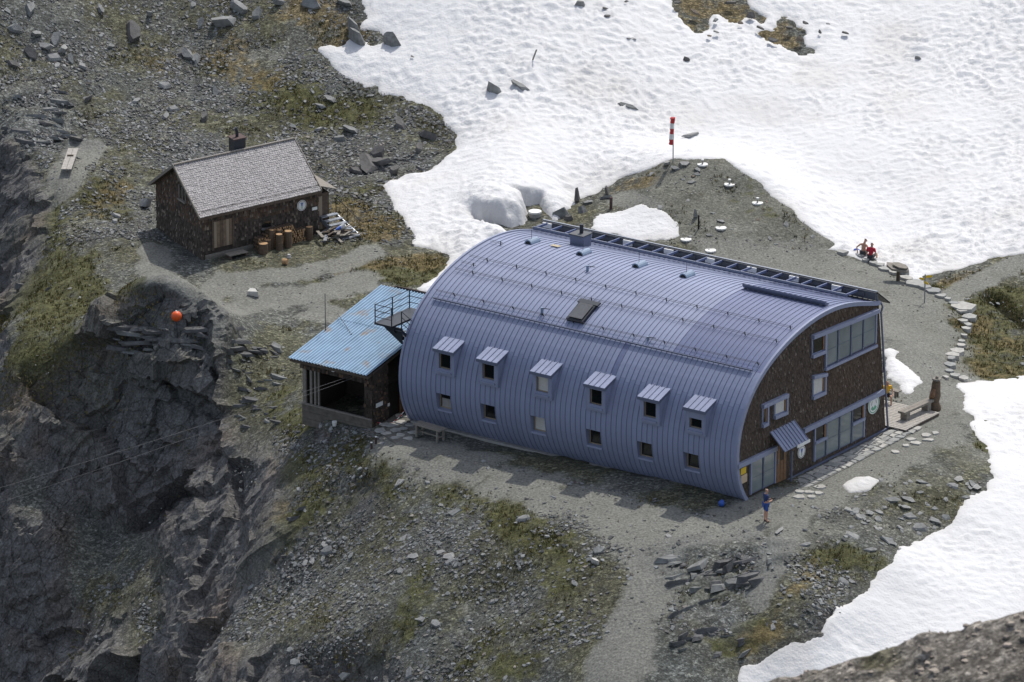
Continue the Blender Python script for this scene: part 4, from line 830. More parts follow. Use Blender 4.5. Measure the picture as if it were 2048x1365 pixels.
MB().cbox(chx+UZ*1.25, e1*.85, e2*.85, UZ*.06).build('chimney_cap', 'rust', chm); MB().tube([chx+UZ*1.3, chx+UZ*1.6, chx+e1*-.08+UZ*1.85], .09, 8).build('flue', 'dark_steel', chm)
pmat('hut_door', (.19,.135,.09), .8, noise=.35, nscale=5); pmat('hut_door_dark', (.13,.09,.06), .8, noise=.35, nscale=5)
dr = MB().para(HP(dA[0], 0, dA[1])+n_f*.01, e1*(dB[0]-dA[0]), UZ*(dB[1]-dA[1]+.18), n_f*.03).build('door', 'wood_dark', hut)
for k in range(6):
    w_ = (dB[0]-dA[0])/6; MB().para(HP(dA[0]+k*w_+.008, 0, dA[1]+.02)+n_f*.041, e1*(w_-.016), UZ*(dB[1]-dA[1]+.12), n_f*.02).build('door_board', ('hut_door','wood_frame','hut_door','hut_door_dark')[(k*7+1) % 4], dr)
for a_ in (dA[0]-.12, dB[0]): MB().para(HP(a_, 0, dA[1]-.1)+n_f*.01, e1*.12, UZ*(dB[1]-dA[1]+.4), n_f*.08).build('door_frame', 'wood_dark', dr)
hw = MB().para(HP(wA[0], 0, wA[1])+n_f*.01, e1*(wB[0]-wA[0]), UZ*(wB[1]-wA[1]+.1), n_f*.03).build('window', 'glass_dark', hut)
MB().para(HP(wA[0]-.08, 0, wA[1]-.1)+n_f*.02, e1*(wB[0]-wA[0]+.3), UZ*.05, n_f*.16).build('sill', 'grey_steel', hw)
for k in range(3): MB().para(HP(.1, 0, -.28+k*.19)+n_f*.01, e1*(wl_*.42), UZ*.17, n_f*.05).build('base_board', 'wood_grey', hut)
# lean-to porch on the right end
MB().para(HP(wl_, .35, -.2), e1*.95, e2*2.6, UZ*2.35).build('porch', 'wood_dark', hut)
pr = MB().prism([HP(wl_-.05, .0, 2.75), HP(wl_-.05, 3.1, 2.75), HP(wl_+1.35, 3.1, 2.28), HP(wl_+1.35, .0, 2.28)], UZ*.06).build('porch_roof', 'wood_grey', hut)
MB().para(HP(wl_+.1, .34, .1), e1*.35, UZ*1.9, n_f*.04).build('porch_board', 'wood_frame', hut)
# hut pole
b_ = gp(329, 455); tp = b_+UZ*3.4; solo(MB().tube([b_, tp], .035, 6).disc(tp, (0,0,1), .09, .12, 8), 'flagpole', 'grey_steel', b_, 'thin pole standing against the dark end wall of the small hut', 'pole')
# steel steps beside the hut
sb = HP(wl_+.45, -.05, .75); stp = root('entrance_steps', sb-UZ*.75, 'grey steel steps with handrail at the end of the small hut', 'stair')
st_t, st_b = HP(wl_+.2, .25, .85), HP(wl_+.75, -1.75, -.05)
for k in range(6): MB().para(lerp(st_t, st_b, k/5.5), e1*1.15, n_f*.3, UZ*.05).build('tread', 'grey_steel', stp)
for o_ in (0, 1.15): MB().prism([st_t+e1*o_, st_t+e1*o_-UZ*.2, st_b+e1*o_-UZ*.15, st_b+e1*o_+UZ*.1], e1*.05).build('stringer', 'grey_steel', stp)
for t_ in (0, .5, 1): MB().tube([lerp(st_t, st_b, t_)+e1*1.17, lerp(st_t, st_b, t_)+e1*1.17+UZ*.95], .022, 5).build('railing_post', 'dark_steel', stp)
MB().tube([st_t+e1*1.17+UZ*.95, st_b+e1*1.17+UZ*.95], .022, 5).build('handrail', 'dark_steel', stp)
# ---- signs and emblems fixed to the two huts
def emblem(c, n, up, r, name, label, kind):
    c = np.asarray(c); n = n/np.linalg.norm(n); rt = np.cross(up, n); rt /= np.linalg.norm(rt); o = root(name, c, label, 'sign')
    MB().disc(c, n, r, .04, 28).build('board', 'white_paint', o)
    ring = MB(); k = 28
    for i in range(k):
        a, b = 6.2832*i/k, 6.2832*(i+1)/k; q = [c+n*.042+rr*r*(math.cos(t_)*rt+math.sin(t_)*up) for rr, t_ in ((.90,a),(.90,b),(.80,b),(.80,a))]; ring.prism(q, n*.006)
    ring.build('ring', 'concrete' if kind == 'flower' else 'green_ink' if kind == 'eagle' else 'concrete', o)
    def shape(pts, mat, nm): MB().prism([c+n*.042+r*(x*rt+y*up) for x, y in pts], n*.006).build(nm, mat, o)
    if kind == 'flower':                    # blue gentian-like mark on a stem
        shape([(-.10,-.1),(.10,-.1),(.16,.25),(.34,.5),(.12,.42),(0,.62),(-.12,.42),(-.34,.5),(-.16,.25)], 'blue_ink', 'blossom'); shape([(-.07,-.6),(.07,-.6),(.08,-.12),(-.08,-.12)], 'green_ink', 'stem')
    else:                                   # pale crest: green hills under two curved strokes
        shape([(-.55,-.35),(-.25,-.12),(-.05,-.36),(.2,-.1),(.5,-.38),(.25,-.6),(-.25,-.6)], 'green_ink', 'hills'); shape([(-.5,.0),(-.42,0),(-.3,.4),(-.36,.45)], 'concrete', 'stroke'); shape([(.5,.0),(.42,0),(.3,.4),(.36,.45)], 'concrete', 'stroke')
    return o
g_, z_ = gz(1744.8, 808.5); emblem(LP(g_, 0, z_)+ODN*.05, ODN, UZ, .50, 'emblem_sign', 'large round white emblem with green hills near the gable corner', 'eagle')
g_, z_ = gz(1600.5, 903.5); emblem(LP(g_, 0, z_)+ODN*.05, ODN, UZ, .33, 'emblem_sign', 'small round white emblem with blue flower beside the lodge canopy', 'flower')
a_, z_ = hd(602, 410.5); emblem(HP(a_, 0, z_)+n_f*.05, n_f, UZ, .31, 'emblem_sign', 'round white emblem with blue flower on the small hut', 'flower')
a_, z_ = hd(628, 417); solo(MB().para(HP(a_-.16, 0, z_-.09)+n_f*.04, e1*.34, UZ*.17, n_f*.02), 'wall_plate', 'white_paint', HP(a_, 0, z_-.09), 'little white plate beside the round emblem of the small hut', 'sign')
g_, z_ = gz(1484.5, 942); solo(MB().para(LP(g_-.22, 0, z_-.16)+ODN*.05, GD*.46, UZ*.33, ODN*.02), 'notice_board', 'yellow', LP(g_, 0, z_-.16), 'yellow notice plate on the gable beside the entrance windows', 'sign')
g_, z_ = gz(1485.5, 958); solo(MB().para(LP(g_-.24, 0, z_-.2)+ODN*.05, GD*.52, UZ*.42, ODN*.02), 'notice_board', 'paper', LP(g_, 0, z_-.2), 'tan paper notice below the yellow plate', 'sign')
# ================================================================== ROCKS
def hull_rock(seed, n=6, flat=.22, up=.8):
    """angular slab: two irregular polygons, the upper one shrunk, shifted and tilted, closed by a convex hull"""
    rg = np.random.default_rng(seed); a = np.sort((np.arange(n)+rg.uniform(-.38, .38, n))*6.2832/n); asp = .5+.4*rg.random(); P = []
    for zz, k in ((-flat, 1.0), (flat, up)):
        tx, ty = rg.uniform(-.35, .35, 2)*flat*1.6; sx, sy = rg.uniform(-.08, .08, 2)
        for t in a: r = (.40+.14*rg.random())*k; x, y = r*math.cos(t)+sx, r*math.sin(t)*asp+sy; P.append((x, y, zz*.5+(tx*x+ty*y)*2*(zz > 0)))
    bm = bmesh.new(); [bm.verts.new(q) for q in P]; bmesh.ops.convex_hull(bm, input=bm.verts)
    for v in [v for v in bm.verts if not v.link_faces]: bm.verts.remove(v)
    bmesh.ops.triangulate(bm, faces=bm.faces); bmesh.ops.recalc_face_normals(bm, faces=bm.faces); bm.verts.index_update()
    vs = np.array([v.co[:] for v in bm.verts]); fs = np.array([[v.index for v in f.verts] for f in bm.faces]); bm.free(); return vs, fs
ROCKV = [hull_rock(200+i, 4+i % 3, .16+.05*(i % 3), .86) for i in range(8)]+[hull_rock(300+i, 6, .5, .62) for i in range(4)]
SMALL = [hull_rock(400+i, 4+i % 2, .12+.05*(i % 3), .88) for i in range(8)]
_rm = {}
for i, (c_, nz_) in enumerate((((.20,.205,.20), .35), ((.225,.23,.225), .3), ((.13,.125,.12), .35), ((.18,.15,.12), .35), ((.28,.28,.27), .25))): pmat('stone%d' % i, c_, .9, noise=nz_, nscale=5, bump=.03, bscale=7, spec=.25)
def rock_mesh(vi, mi):
    if (vi, mi) not in _rm: _rm[(vi, mi)] = np_mesh('rock', ROCKV[vi][0], ROCKV[vi][1], MATS['stone%d' % mi])
    return _rm[(vi, mi)]
def aligned(n, yaw, tilt=0., rg=random):
    z = Vector(n).normalized()+Vector((rg.gauss(0, tilt), rg.gauss(0, tilt), 0)); return (z.to_track_quat('Z', 'Y').to_matrix().to_4x4() @ Matrix.Rotation(yaw, 4, 'Z'))
def put_rock(pos, size, label, group, mi=0, vi=None, yaw=None, tilt=.15, sink=.25, sc=(1,1,1), name='rock', cat='rock'):
    vi = random.randrange(8) if vi is None else vi; n = nrm(pos[0], pos[1]); o = link(name, rock_mesh(vi, mi)); yaw = random.gauss(-.35, .8)+random.choice((0, math.pi)) if yaw is None else yaw
    M = aligned(n, yaw, tilt); p = Vector(pos)+Vector(n)*size*sc[2]*.2*(1-2*sink)
    o.matrix_world = Matrix.Translation(p) @ M @ Matrix.Diagonal((size*sc[0], size*sc[1], size*sc[2], 1)); return tag(o, label, cat, group)
PXM = 36.5
def img_rock(u, v, wpx, label, mi=0, vi=None, group=None, **k): return put_rock(gp(u, v), wpx/PXM, label, group, mi, vi, **k)
# rocks melting out of the snow, each with its own description
snow_lift = .42
def snow_rock(u, v, wpx, label, mi=0, sc=(1,.7,1), yaw=.3, vi=0, group=None):
    p = gp(u, v); p = p+UZ*snow_lift; return put_rock(p, wpx/PXM, label, group, mi, vi, yaw=-yaw, tilt=.05, sink=.35, sc=sc)
snow_rock(988, 196, 42, 'grey boulder with a pointed top in the middle of the snowfield', 1, (1,.8,1.3), .2, 8)
snow_rock(1038, 187, 56, 'long grey slab melting out above the pointed boulder', 1, (1,.5,.8), .75, 1)
snow_rock(1252, 226, 50, 'thin flat slab nearly buried in the snow left of the windsock', 0, (1,.3,.4), .7, 2)
snow_rock(1380, 286, 62, 'long pale flat slab in the snow just behind the windsock', 4, (1,.35,.5), .75, 3)
snow_rock(1160, 22, 30, 'grey boulder alone high on the snowfield', 1, (1,.8,.9), .3, 9)
snow_rock(1210, 31, 16, 'small dark stone lying in the upper snowfield', 2, (1,.7,.8), .3, 4, 'small stones in the upper snowfield'); snow_rock(1214, 46, 16, 'small dark stone lying in the upper snowfield', 2, (1,.7,.8), .1, 5, 'small stones in the upper snowfield'); snow_rock(1252, 17, 13, 'small dark stone lying in the upper snowfield', 2, (1,.7,.8), .4, 6, 'small stones in the upper snowfield')
snow_rock(1262, 92, 24, 'single grey stone below the upper dark patch in snow', 1, (1,.6,.7), .2, 7); snow_rock(1373, 132, 18, 'dark stone under the rocky island in the snow', 2, (1,.7,.9), .1, 8); snow_rock(1836, 130, 17, 'lone pale stone far right on the open snowfield', 1, (1,.6,.8), .1, 9)
snow_rock(706, 66, 44, 'upper of two leaning grey blocks at the snow edge', 1, (1,.6,1.2), .6, 8); snow_rock(714, 88, 48, 'lower of two leaning grey blocks at the snow edge', 0, (1,.7,1.2), .6, 9); snow_rock(780, 93, 50, 'flat grey boulder in the snow beside the leaning blocks', 0, (1,.6,.9), .3, 10); snow_rock(824, 127, 13, 'small stone in the snow below the flat boulder', 2, (1,.6,.8), .6, 3)
for u, v, w_ in ((1418,86,14),(1432,78,16),(1690,80,20),(1655,62,12),(1640,78,12),(1430,55,20),(1500,45,22),(1545,95,26),(1578,70,24),(1600,92,20),(1390,40,26),(1460,20,30),(1355,20,22),(1520,70,22),(1480,60,14),(1610,60,16)):
    snow_rock(u, v, w_, 'dark stone scattered around the rocky island in the snow', random.choice((0,2,3)), (1,.7,1), random.uniform(0, 1), random.randrange(12), 'stones of the island in the snow')
# rocks round the melted-out pit
put_rock(gp(1154, 404)+UZ*.3, .75, 'upright pointed slab standing at the snow edge by the pit', None, 2, 8, yaw=1.2, sc=(.9,.55,1.7), tilt=.1)
img_rock(1176, 408, 36, 'flat slab lying beside the upright pointed slab', 0, 1, sc=(1,.6,.8)); put_rock(gp(1213, 390)+UZ*.25, .55, 'dark squarish block perched on a flat slab', None, 2, 9, sc=(1.2,.9,1.3), tilt=.1); img_rock(1208, 398, 38, 'flat slab carrying the dark squarish block', 0, 3, sc=(1,.7,.8))
img_rock(1166, 424, 30, 'rounded grey boulder between pit and rusty post', 0, 10, sc=(1,.9,1.1)); img_rock(1118, 434, 46, 'big grey boulder at the upper end of the solar rack', 0, 11, sc=(1,.8,1)); img_rock(1136, 440, 26, 'smaller tilted block beside the big grey boulder', 2, 9); img_rock(972, 456, 48, 'brownish slab under the overhanging snow lip', 3, 2, sc=(1,.6,.9)); img_rock(1084, 454, 30, 'grey slab behind the top of the barrel roof', 0, 4, sc=(1,.6,.8))
# large blocks on the upper left slope
UL = [(445,48,70,1),(480,20,52,1),(515,30,40,0),(620,12,52,1),(688,8,44,0),(265,70,66,2),(400,52,34,1),(375,112,44,0),(392,120,34,0),(365,105,38,2),(60,22,50,0),(110,82,44,1),(125,100,34,4),(90,95,36,4),(165,135,30,4),(105,118,40,4),(140,120,32,1),(72,70,36,1),(60,108,46,2),(330,175,34,1),(430,185,36,0),(345,220,30,4),(270,205,28,4),(330,235,26,4),(175,200,32,2),(410,235,34,2),(660,200,36,0),(640,215,30,0),(700,262,44,0),(755,310,50,2),(800,250,42,2),(735,335,70,2),(760,330,56,2),(790,345,46,2),(715,345,40,2),(860,275,44,2),(840,300,40,2),(585,255,26,1),(640,260,26,4),(680,280,30,0),(290,410,48,1),(235,435,28,4),(230,445,22,4),(90,250,34,2),(150,280,34,2),(30,60,36,0),(200,20,34,0),(220,95,30,0),(300,30,36,0),(560,8,44,1),(25,130,36,2)]
TONE = ('mid-grey','light grey','dark grey','brownish','pale')
for u, v, w_, mi in UL: img_rock(u, v, w_, ('big ' if w_ >= 44 else 'medium-sized ' if w_ >= 33 else 'smaller ')+TONE[mi]+' angular block on the rubble slope above the small hut', mi, None, 'large blocks above the small hut', sc=(1,.75,1.15), tilt=.22)
w_ = gp(508, 590); put_rock(w_, 1.15, 'bright white boulder lying on the path by the small hut', None, 4, 0, yaw=-.65, sc=(1,.8,1.3), tilt=.02).data = np_mesh('rock', ROCKV[0][0], ROCKV[0][1], MATS['pale_rock'])
put_rock(gp(1192, 1126), .62, 'pale rounded boulder at the edge of the scree beside the path', None, 4, 10, sc=(1,.8,1)).data = np_mesh('rock', ROCKV[10][0], ROCKV[10][1], MATS['pale_rock']); img_rock(1196, 1103, 24, 'flat grey stone just behind the pale rounded boulder', 1, 2)
img_rock(1558, 1064, 40, 'long pale slab flush with the gravel near the standing person', 4, 1, sc=(1,.3,.4), yaw=.4)
# random larger stones by zone: (photo box, count, size range, label, group)
ZN = [((1690,960,1960,1110), 60, (.32,.95), 'grey slate slab strewn over the gravel between the gable and the lower snow', 'slabs strewn before the gable', (0,1,1,4)),
 ((470,960,1180,1365), 42, (.34,.85), 'grey stone lying in the scree below the lodge', 'stones in the scree below the lodge', (0,1,1,4)),
 ((1330,1070,1780,1300), 22, (.28,.62), 'grey stone lying on the rocky knoll beside the lower snow', 'stones on the rocky knoll', (0,1,4,2)),
 ((1290,340,1640,500), 16, (.25,.55), 'stone lying on the gravel mound below the windsock', 'stones on the windsock mound', (1,4,0,3)),
 ((0,0,640,290), 34, (.30,.65), 'loose grey slab among the rubble of the upper slope', 'loose slabs on the upper slope', (0,1,1,4)),
 ((60,350,310,620), 14, (.2,.42), 'pale stone in the grass between small hut and gully', 'stones in the grass by the gully', (1,4,4,1)),
 ((640,180,900,400), 16, (.28,.55), 'grey stone on the slope between small hut and snowfield', 'stones beside the snowfield edge', (0,2,1,0)),
 ((520,640,800,920), 10, (.25,.5), 'grey stone on the rough ground around the shed', 'stones around the shed', (0,1,1,4)),
 ((1890,560,2048,760), 5, (.3,.55), 'grey stone in the grass below the dry-stone edging', 'stones in the grass below the edging', (0,1))]
SNP = [gpoly(p) for p in [SNOW_MAIN]+PATCH]
def in_snow(xy): 
    m = np.zeros(len(xy), bool)
    for p in SNP: m |= polydist(xy, p) > -.05
    return m
def lodge_free(xy):
    q = xy-A0[:2]; M2 = np.linalg.inv(np.c_[GD[:2], LD[:2]]); gl = q@M2.T; a = ~((gl[:,0] > -2.6) & (gl[:,0] < GW+.3) & (gl[:,1] > -.3) & (gl[:,1] < LEN+.3))
    q = (xy-F0[:2])@M2.T; a &= ~((q[:,0] > -.3) & (q[:,0] < SDP+.3) & (q[:,1] > -.8) & (q[:,1] < SWD+.3))
    q = (xy-HO[:2])@np.linalg.inv(np.c_[e1[:2], e2[:2]]).T; return a & ~((q[:,0] > -.3) & (q[:,0] < wl_+2) & (q[:,1] > -1.2) & (q[:,1] < wd_+.3))
for (u0, v0, u1, v1), cnt, (sa, sb), lab, grp, mis in ZN:
    k = 0; tries = 0
    while k < cnt and tries < cnt*8:
        tries += 1; u, v = random.uniform(u0, u1), random.uniform(v0, v1); p = gp(u, v)
        if in_snow(p[None,:2])[0] or not lodge_free(p[None,:2])[0]: continue
        if max(stroke(q, r*.6, p[None,:2])[0] for q, r in PATHS) > .5 and random.random() < .8: continue
        rr_ = random.random()**2; mi = random.choice(mis); lb = lab.replace('loose grey ', 'loose ').replace('grey slate ', 'slate ').replace('grey ', '').replace('pale ', ''); put_rock(p, sa+(sb-sa)*rr_, ('large ' if rr_ > .5 else 'medium-sized ' if rr_ > .15 else 'small ')+TONE[mi]+' '+lb, grp, mi, tilt=.08, sc=(1.1,1,.55)); k += 1
# ---- small scree, one mesh per kind of ground
def scatter(name, label, n, box, dens, smin, smax, pw=2.5, seed=5, tone=1.0, warm=0.):
    rg = np.random.default_rng(seed); xy = np.c_[rg.uniform(box[0], box[1], n), rg.uniform(box[2], box[3], n)]
    keep = rg.random(n) < dens(xy); xy = xy[keep]; xy = xy[~in_snow(xy) & lodge_free(xy)]
    n = len(xy); z = hq(xy[:,0], xy[:,1]); e = .3
    N = np.c_[hq(xy[:,0]-e, xy[:,1])-hq(xy[:,0]+e, xy[:,1]), hq(xy[:,0], xy[:,1]-e)-hq(xy[:,0], xy[:,1]+e), np.full(n, 2*e)]+np.c_[rg.normal(0, .13, (n, 2)), np.zeros(n)]
    N /= np.linalg.norm(N, axis=1, keepdims=True); yaw = rg.normal(-.35, .75, n)+np.pi*rg.integers(0, 2, n); t = np.c_[np.cos(yaw), np.sin(yaw), np.zeros(n)]; t -= N*(t*N).sum(1, keepdims=True); t /= np.linalg.norm(t, axis=1, keepdims=True); bt = np.cross(N, t)
    sz = smin+(smax-smin)*rg.random(n)**pw; vi = rg.integers(0, len(SMALL), n); VV = []; FF = []; CC = []; off = 0
    for k in range(len(SMALL)):
        m = vi == k; vs, fs = SMALL[k]; c = m.sum()
        if not c: continue
        q = vs[None,:,0,None]*t[m][:,None]+vs[None,:,1,None]*bt[m][:,None]+vs[None,:,2,None]*N[m][:,None]
        q = q*sz[m][:,None,None]+np.c_[xy[m], z[m]+.015][:,None]; VV.append(q.reshape(-1, 3)); FF.append((fs[None]+np.arange(c)[:,None,None]*len(vs)+off).reshape(-1, 3)); off += c*len(vs)
        b = (.085+.22*rg.random(c)**2.0)*tone; col = b[:,None]*np.array([1, 1.02, 1.0]); wm = (rg.random(c) < .12+warm)[:,None]; col = np.where(wm, b[:,None]*np.array([1.04,.95,.84]), col); CC.append(np.repeat(col, len(vs), 0))
    o = link(name, np_mesh(name, np.vstack(VV), np.vstack(FF), MATS['scree'], np.vstack(CC)), kind='stuff'); tag(o, label, 'stones'); return n
pmat('scree', (.2,.2,.2), .92, noise=.2, nscale=12, attr='Col', spec=.25)
def base_density(xy):
    p = np.zeros(len(xy)); g = np.zeros(len(xy))
    for pts, r in PATHS: p = np.maximum(p, stroke(pts, r, xy, .5))
    for pts, r, k in SMOOTH: p = np.maximum(p, .6*k*stroke(pts, r, xy))
    for pts, r, k in GRASS+DRY: g = np.maximum(g, k*stroke(pts, r, xy))
    n_ = np.c_[hq(xy[:,0]-.3, xy[:,1])-hq(xy[:,0]+.3, xy[:,1]), hq(xy[:,0], xy[:,1]-.3)-hq(xy[:,0], xy[:,1]+.3), np.full(len(xy), .6)]; nz = n_[:,2]/np.linalg.norm(n_, axis=1)
    d = (1-.93*p)*(1-.72*g)*sstep(.55, .75, nz)*np.clip(.6+1.4*fbm(xy, .4, 4, 201), .08, 1.3); return np.clip(d, .02, 1)
scatter('scree', 'small grey stones littering the slope above the small hut', 125000, (-32, -2, 14, 50), base_density, .05, .36, 3.8, 5)
scatter('scree', 'small grey stones of the scree below the lodge', 120000, (-22, 16, -34, -8), base_density, .05, .36, 3.8, 6)
scatter('scree', 'gravel and chips over the mound, paths and knoll', 42000, (-28, 30, -30, 30), lambda q: np.clip(base_density(q)+.12, 0, 1), .04, .20, 3, 7, 1.1)
def ridge_scatter():
    xy, z, sh = RIDGE; rg = np.random.default_rng(77); pick = rg.choice(len(xy), 16000, replace=False); VV = []; FF = []; CC = []; off = 0
    for i in pick:
        if xy[i,1] > -146: continue
        vs, fs = SMALL[rg.integers(0, 8)]; a = rg.uniform(0, 6.28); s = .07+.35*rg.random()**3.0; R2 = np.array([[math.cos(a),-math.sin(a),0],[math.sin(a),math.cos(a),0],[0,0,1]])
        VV.append(vs@R2.T*s+np.r_[xy[i], z[i]+.02]); FF.append(fs+off); off += len(vs); CC.append(np.tile(V3(.29,.25,.21)*(.4+.9*rg.random()), (len(vs), 1)))
    o = link('scree', np_mesh('scree', np.vstack(VV), np.vstack(FF), MATS['scree'], np.vstack(CC)), kind='stuff'); tag(o, 'brown stones on the blurred near hillside', 'stones')
ridge_scatter()

# ---- bedrock ledges: dipping slabs that break out of the cliff top, knoll and slope (pieces of the ground)
pmat('ledge_rock', (.125,.125,.125), .92, noise=.45, nscale=3, bump=.05, bscale=6, spec=.2); pmat('ledge_rock_pale', (.19,.195,.19), .92, noise=.4, nscale=3, bump=.05, bscale=6, spec=.2)
_lm = {}
def ledge_slab(p, size, yaw, dip, sc, pale=False):
    vi = random.randrange(8); k = (vi, pale)
    if k not in _lm: _lm[k] = np_mesh('ledge_slab', ROCKV[vi][0], ROCKV[vi][1], MATS['ledge_rock_pale' if pale else 'ledge_rock'])
    o = link('ledge_slab', _lm[k], GROUND); o.matrix_world = Matrix.Translation(Vector(p)) @ Matrix.Rotation(yaw, 4, 'Z') @ Matrix.Rotation(dip, 4, 'X') @ Matrix.Diagonal((size*sc[0], size*sc[1], size*sc[2], 1))
LZ = [((230,655,470,725), 60, (.6,2.0), -.15, -.2, .25), ((470,690,560,880), 46, (.5,1.4), -.5, -.2, .3), ((1340,1105,1540,1180), 40, (.6,2.2), .70, -.12, .45), ((1340,1200,1500,1310), 22, (.5,1.5), .65, -.15, .25), ((0,180,170,290), 34, (.5,1.5), -.2, -.3, .3),
 ((720,310,850,350), 14, (.6,1.3), -.4, -.35, .0), ((0,420,110,600), 16, (.6,1.4), .3, -.4, .1), ((520,1000,620,1120), 14, (.5,1.1), .5, -.3, .3)]
for (u0, v0, u1, v1), cnt, (a_, b2), yw, dip, pf in LZ:
    for k in range(cnt):
        p = gp(random.uniform(u0, u1), random.uniform(v0, v1)); n_ = nrm(p[0], p[1])
        ledge_slab(p-np.array(n_)*.02, a_+(b2-a_)*random.random()**1.8, yw+random.gauss(0, .3), dip+random.gauss(0, .1), (1.1, random.uniform(.28,.6), random.uniform(.5,.95)), random.random() < pf)
# ================================================================== PAVING, EDGING, DECK
def lodge_gl(p): return np.linalg.inv(np.c_[GD[:2], LD[:2]])@(np.asarray(p)[:2]-A0[:2])
def blob_poly(pts, rg, jit): return [np.asarray(p)+np.r_[rg.normal(0, jit, 2), 0] for p in pts]
def stone_prism(poly, h, name, mat, parent, shrink=.045):
    c = sum(poly)/len(poly); lo = [p+(c-p)/max(np.linalg.norm(c-p), .01)*shrink for p in poly]; hi = [p+(c-p)/max(np.linalg.norm(c-p), .01)*(shrink+.02)+UZ*h for p in poly]; n = len(lo); mb = MB()
    if np.cross(lo[1]-lo[0], lo[2]-lo[1])[2] < 0: lo, hi = lo[::-1], hi[::-1]
    mb.add(lo+hi, [tuple(range(n, 2*n))]+[(i, (i+1) % n, (i+1) % n+n, i+n) for i in range(n)]); return mb.build(name, mat, parent)
for i, (c_, nm) in enumerate((((.33,.33,.31), 'paving1'), ((.40,.39,.36), 'paving2'), ((.27,.275,.265), 'paving3'))): pmat(nm, c_, .85, noise=.22, nscale=4, bump=.012, bscale=9, spec=.3)
rgp = np.random.default_rng(21)
pav = MB().prism([LP(g, l, .0)+UZ*(.012) for g, l in ((3.2,-.28),(13.6,-.12),(13.6,-1.35),(3.2,-1.5))], UZ*.02).build('paving', pmat('paving_bed', (.13,.125,.11), .95, noise=.3, nscale=8), kind='structure'); pav['_o'] = [0.,0.,0.]
rows = [-.28, -.66, -1.02, -1.42]; gs = [np.r_[3.2, np.sort(rgp.uniform(-.12, .12, 19)*0+np.linspace(3.7, 13.2, 19)+rgp.uniform(-.14, .14, 19)), 13.7] for _ in range(3)]
for r_ in range(3):
    for k in range(20):
        a, b = gs[r_][k], gs[r_][k+1]; j = lambda: rgp.normal(0, .045)
        q = [LP(a+j(), rows[r_]+j(), .03), LP((a+b)/2, rows[r_]+j()*1.3, .03), LP(b+j(), rows[r_]+j(), .03), LP(b+j(), rows[r_+1]+j(), .03), LP((a+b)/2, rows[r_+1]+j(), .03), LP(a+j(), rows[r_+1]+j(), .03)]
        stone_prism(q, .03+.025*rgp.random(), 'paving_stone', ('paving1','paving2','paving3')[rgp.integers(0, 3)], pav, .03)
for u, v, s_ in ((1598,985,.5),(1617,986,.55),(1600,996,.6),(1640,976,.6),(1622,995,.45),(1636,988,.5),(1790,905,.5),(1830,888,.55),(1850,872,.6),(1822,880,.5),(1858,882,.45),(1870,868,.5),(1812,893,.4)):
    p = gp(u, v); q = [p+s_*.5*V3(math.cos(t)*(1+.2*rgp.normal()), .9*math.sin(t)*(1+.2*rgp.normal()), 0)+UZ*-.02 for t in np.linspace(0, 5.3, 6)]; stone_prism(q, .09, 'paving_stone', 'paving2', pav, .0)
pa2 = MB().prism([gp(u, v)+UZ*.012 for u, v in ((757,862),(790,888),(835,862),(820,835),(795,825),(775,842))], UZ*.012).build('paving', 'paving_bed', kind='structure'); pa2['_o'] = [0.,0.,0.]
for u, v, s_ in ((760,862,.75),(780,852,.75),(793,861,.65),(802,846,.7),(812,834,.65),(776,868,.6),(800,871,.6),(790,877,.55),(820,851,.6),(808,858,.5),(770,850,.6),(797,832,.55),(828,866,.6),(818,878,.5)):
    p = gp(u, v); q = [p+s_*.45*V3(math.cos(t)*(1+.2*rgp.normal()), .9*math.sin(t)*(1+.2*rgp.normal()), 0)+UZ*.005 for t in np.linspace(0, 5.3, 6)]; stone_prism(q, .05, 'paving_stone', ('paving2','paving1')[rgp.integers(0, 2)], pa2, .0)
# dry-stone edging along the path
edg = root('dry_stone_edging', gp(1900, 620), 'low dry-stone edging of flat slabs curving along the gravel path', 'wall')
ED = [(390,240,60),(430,262,70),(480,285,60),(540,290,85),(560,325,80),(620,360,110),(680,385,70),(740,405,100),(790,440,70),(830,460,45),(870,485,60),(920,510,150),(925,540,55),(965,570,95),(940,600,60),(955,625,60),(950,655,55),(935,695,35),(920,735,45),(915,762,55),(890,795,85),(860,822,80),(850,850,60),(840,885,75),(835,925,50),(880,960,60),(820,970,45),(300,205,50),(265,180,45),(345,225,50),(930,980,60),(150,155,70)]
for x, y, w_ in ED:
    p = gp(1640+x/3.25, 460+y/3.25); s_ = 1.22*w_/3.25/PXM; yw = rgp.uniform(-.5, .5)-.5; q = [p+s_*.52*(math.cos(t)*(1+.18*rgp.normal())*V3(math.cos(yw), math.sin(yw), 0)+.85*math.sin(t)*(1+.18*rgp.normal())*V3(-math.sin(yw), math.cos(yw), 0))-UZ*.25 for t in np.linspace(0, 5.4, 6)]
    stone_prism(q, .36+.07*rgp.random(), 'edging_stone', ('paving1','paving2','paving3')[rgp.integers(0, 3)], edg, .0)
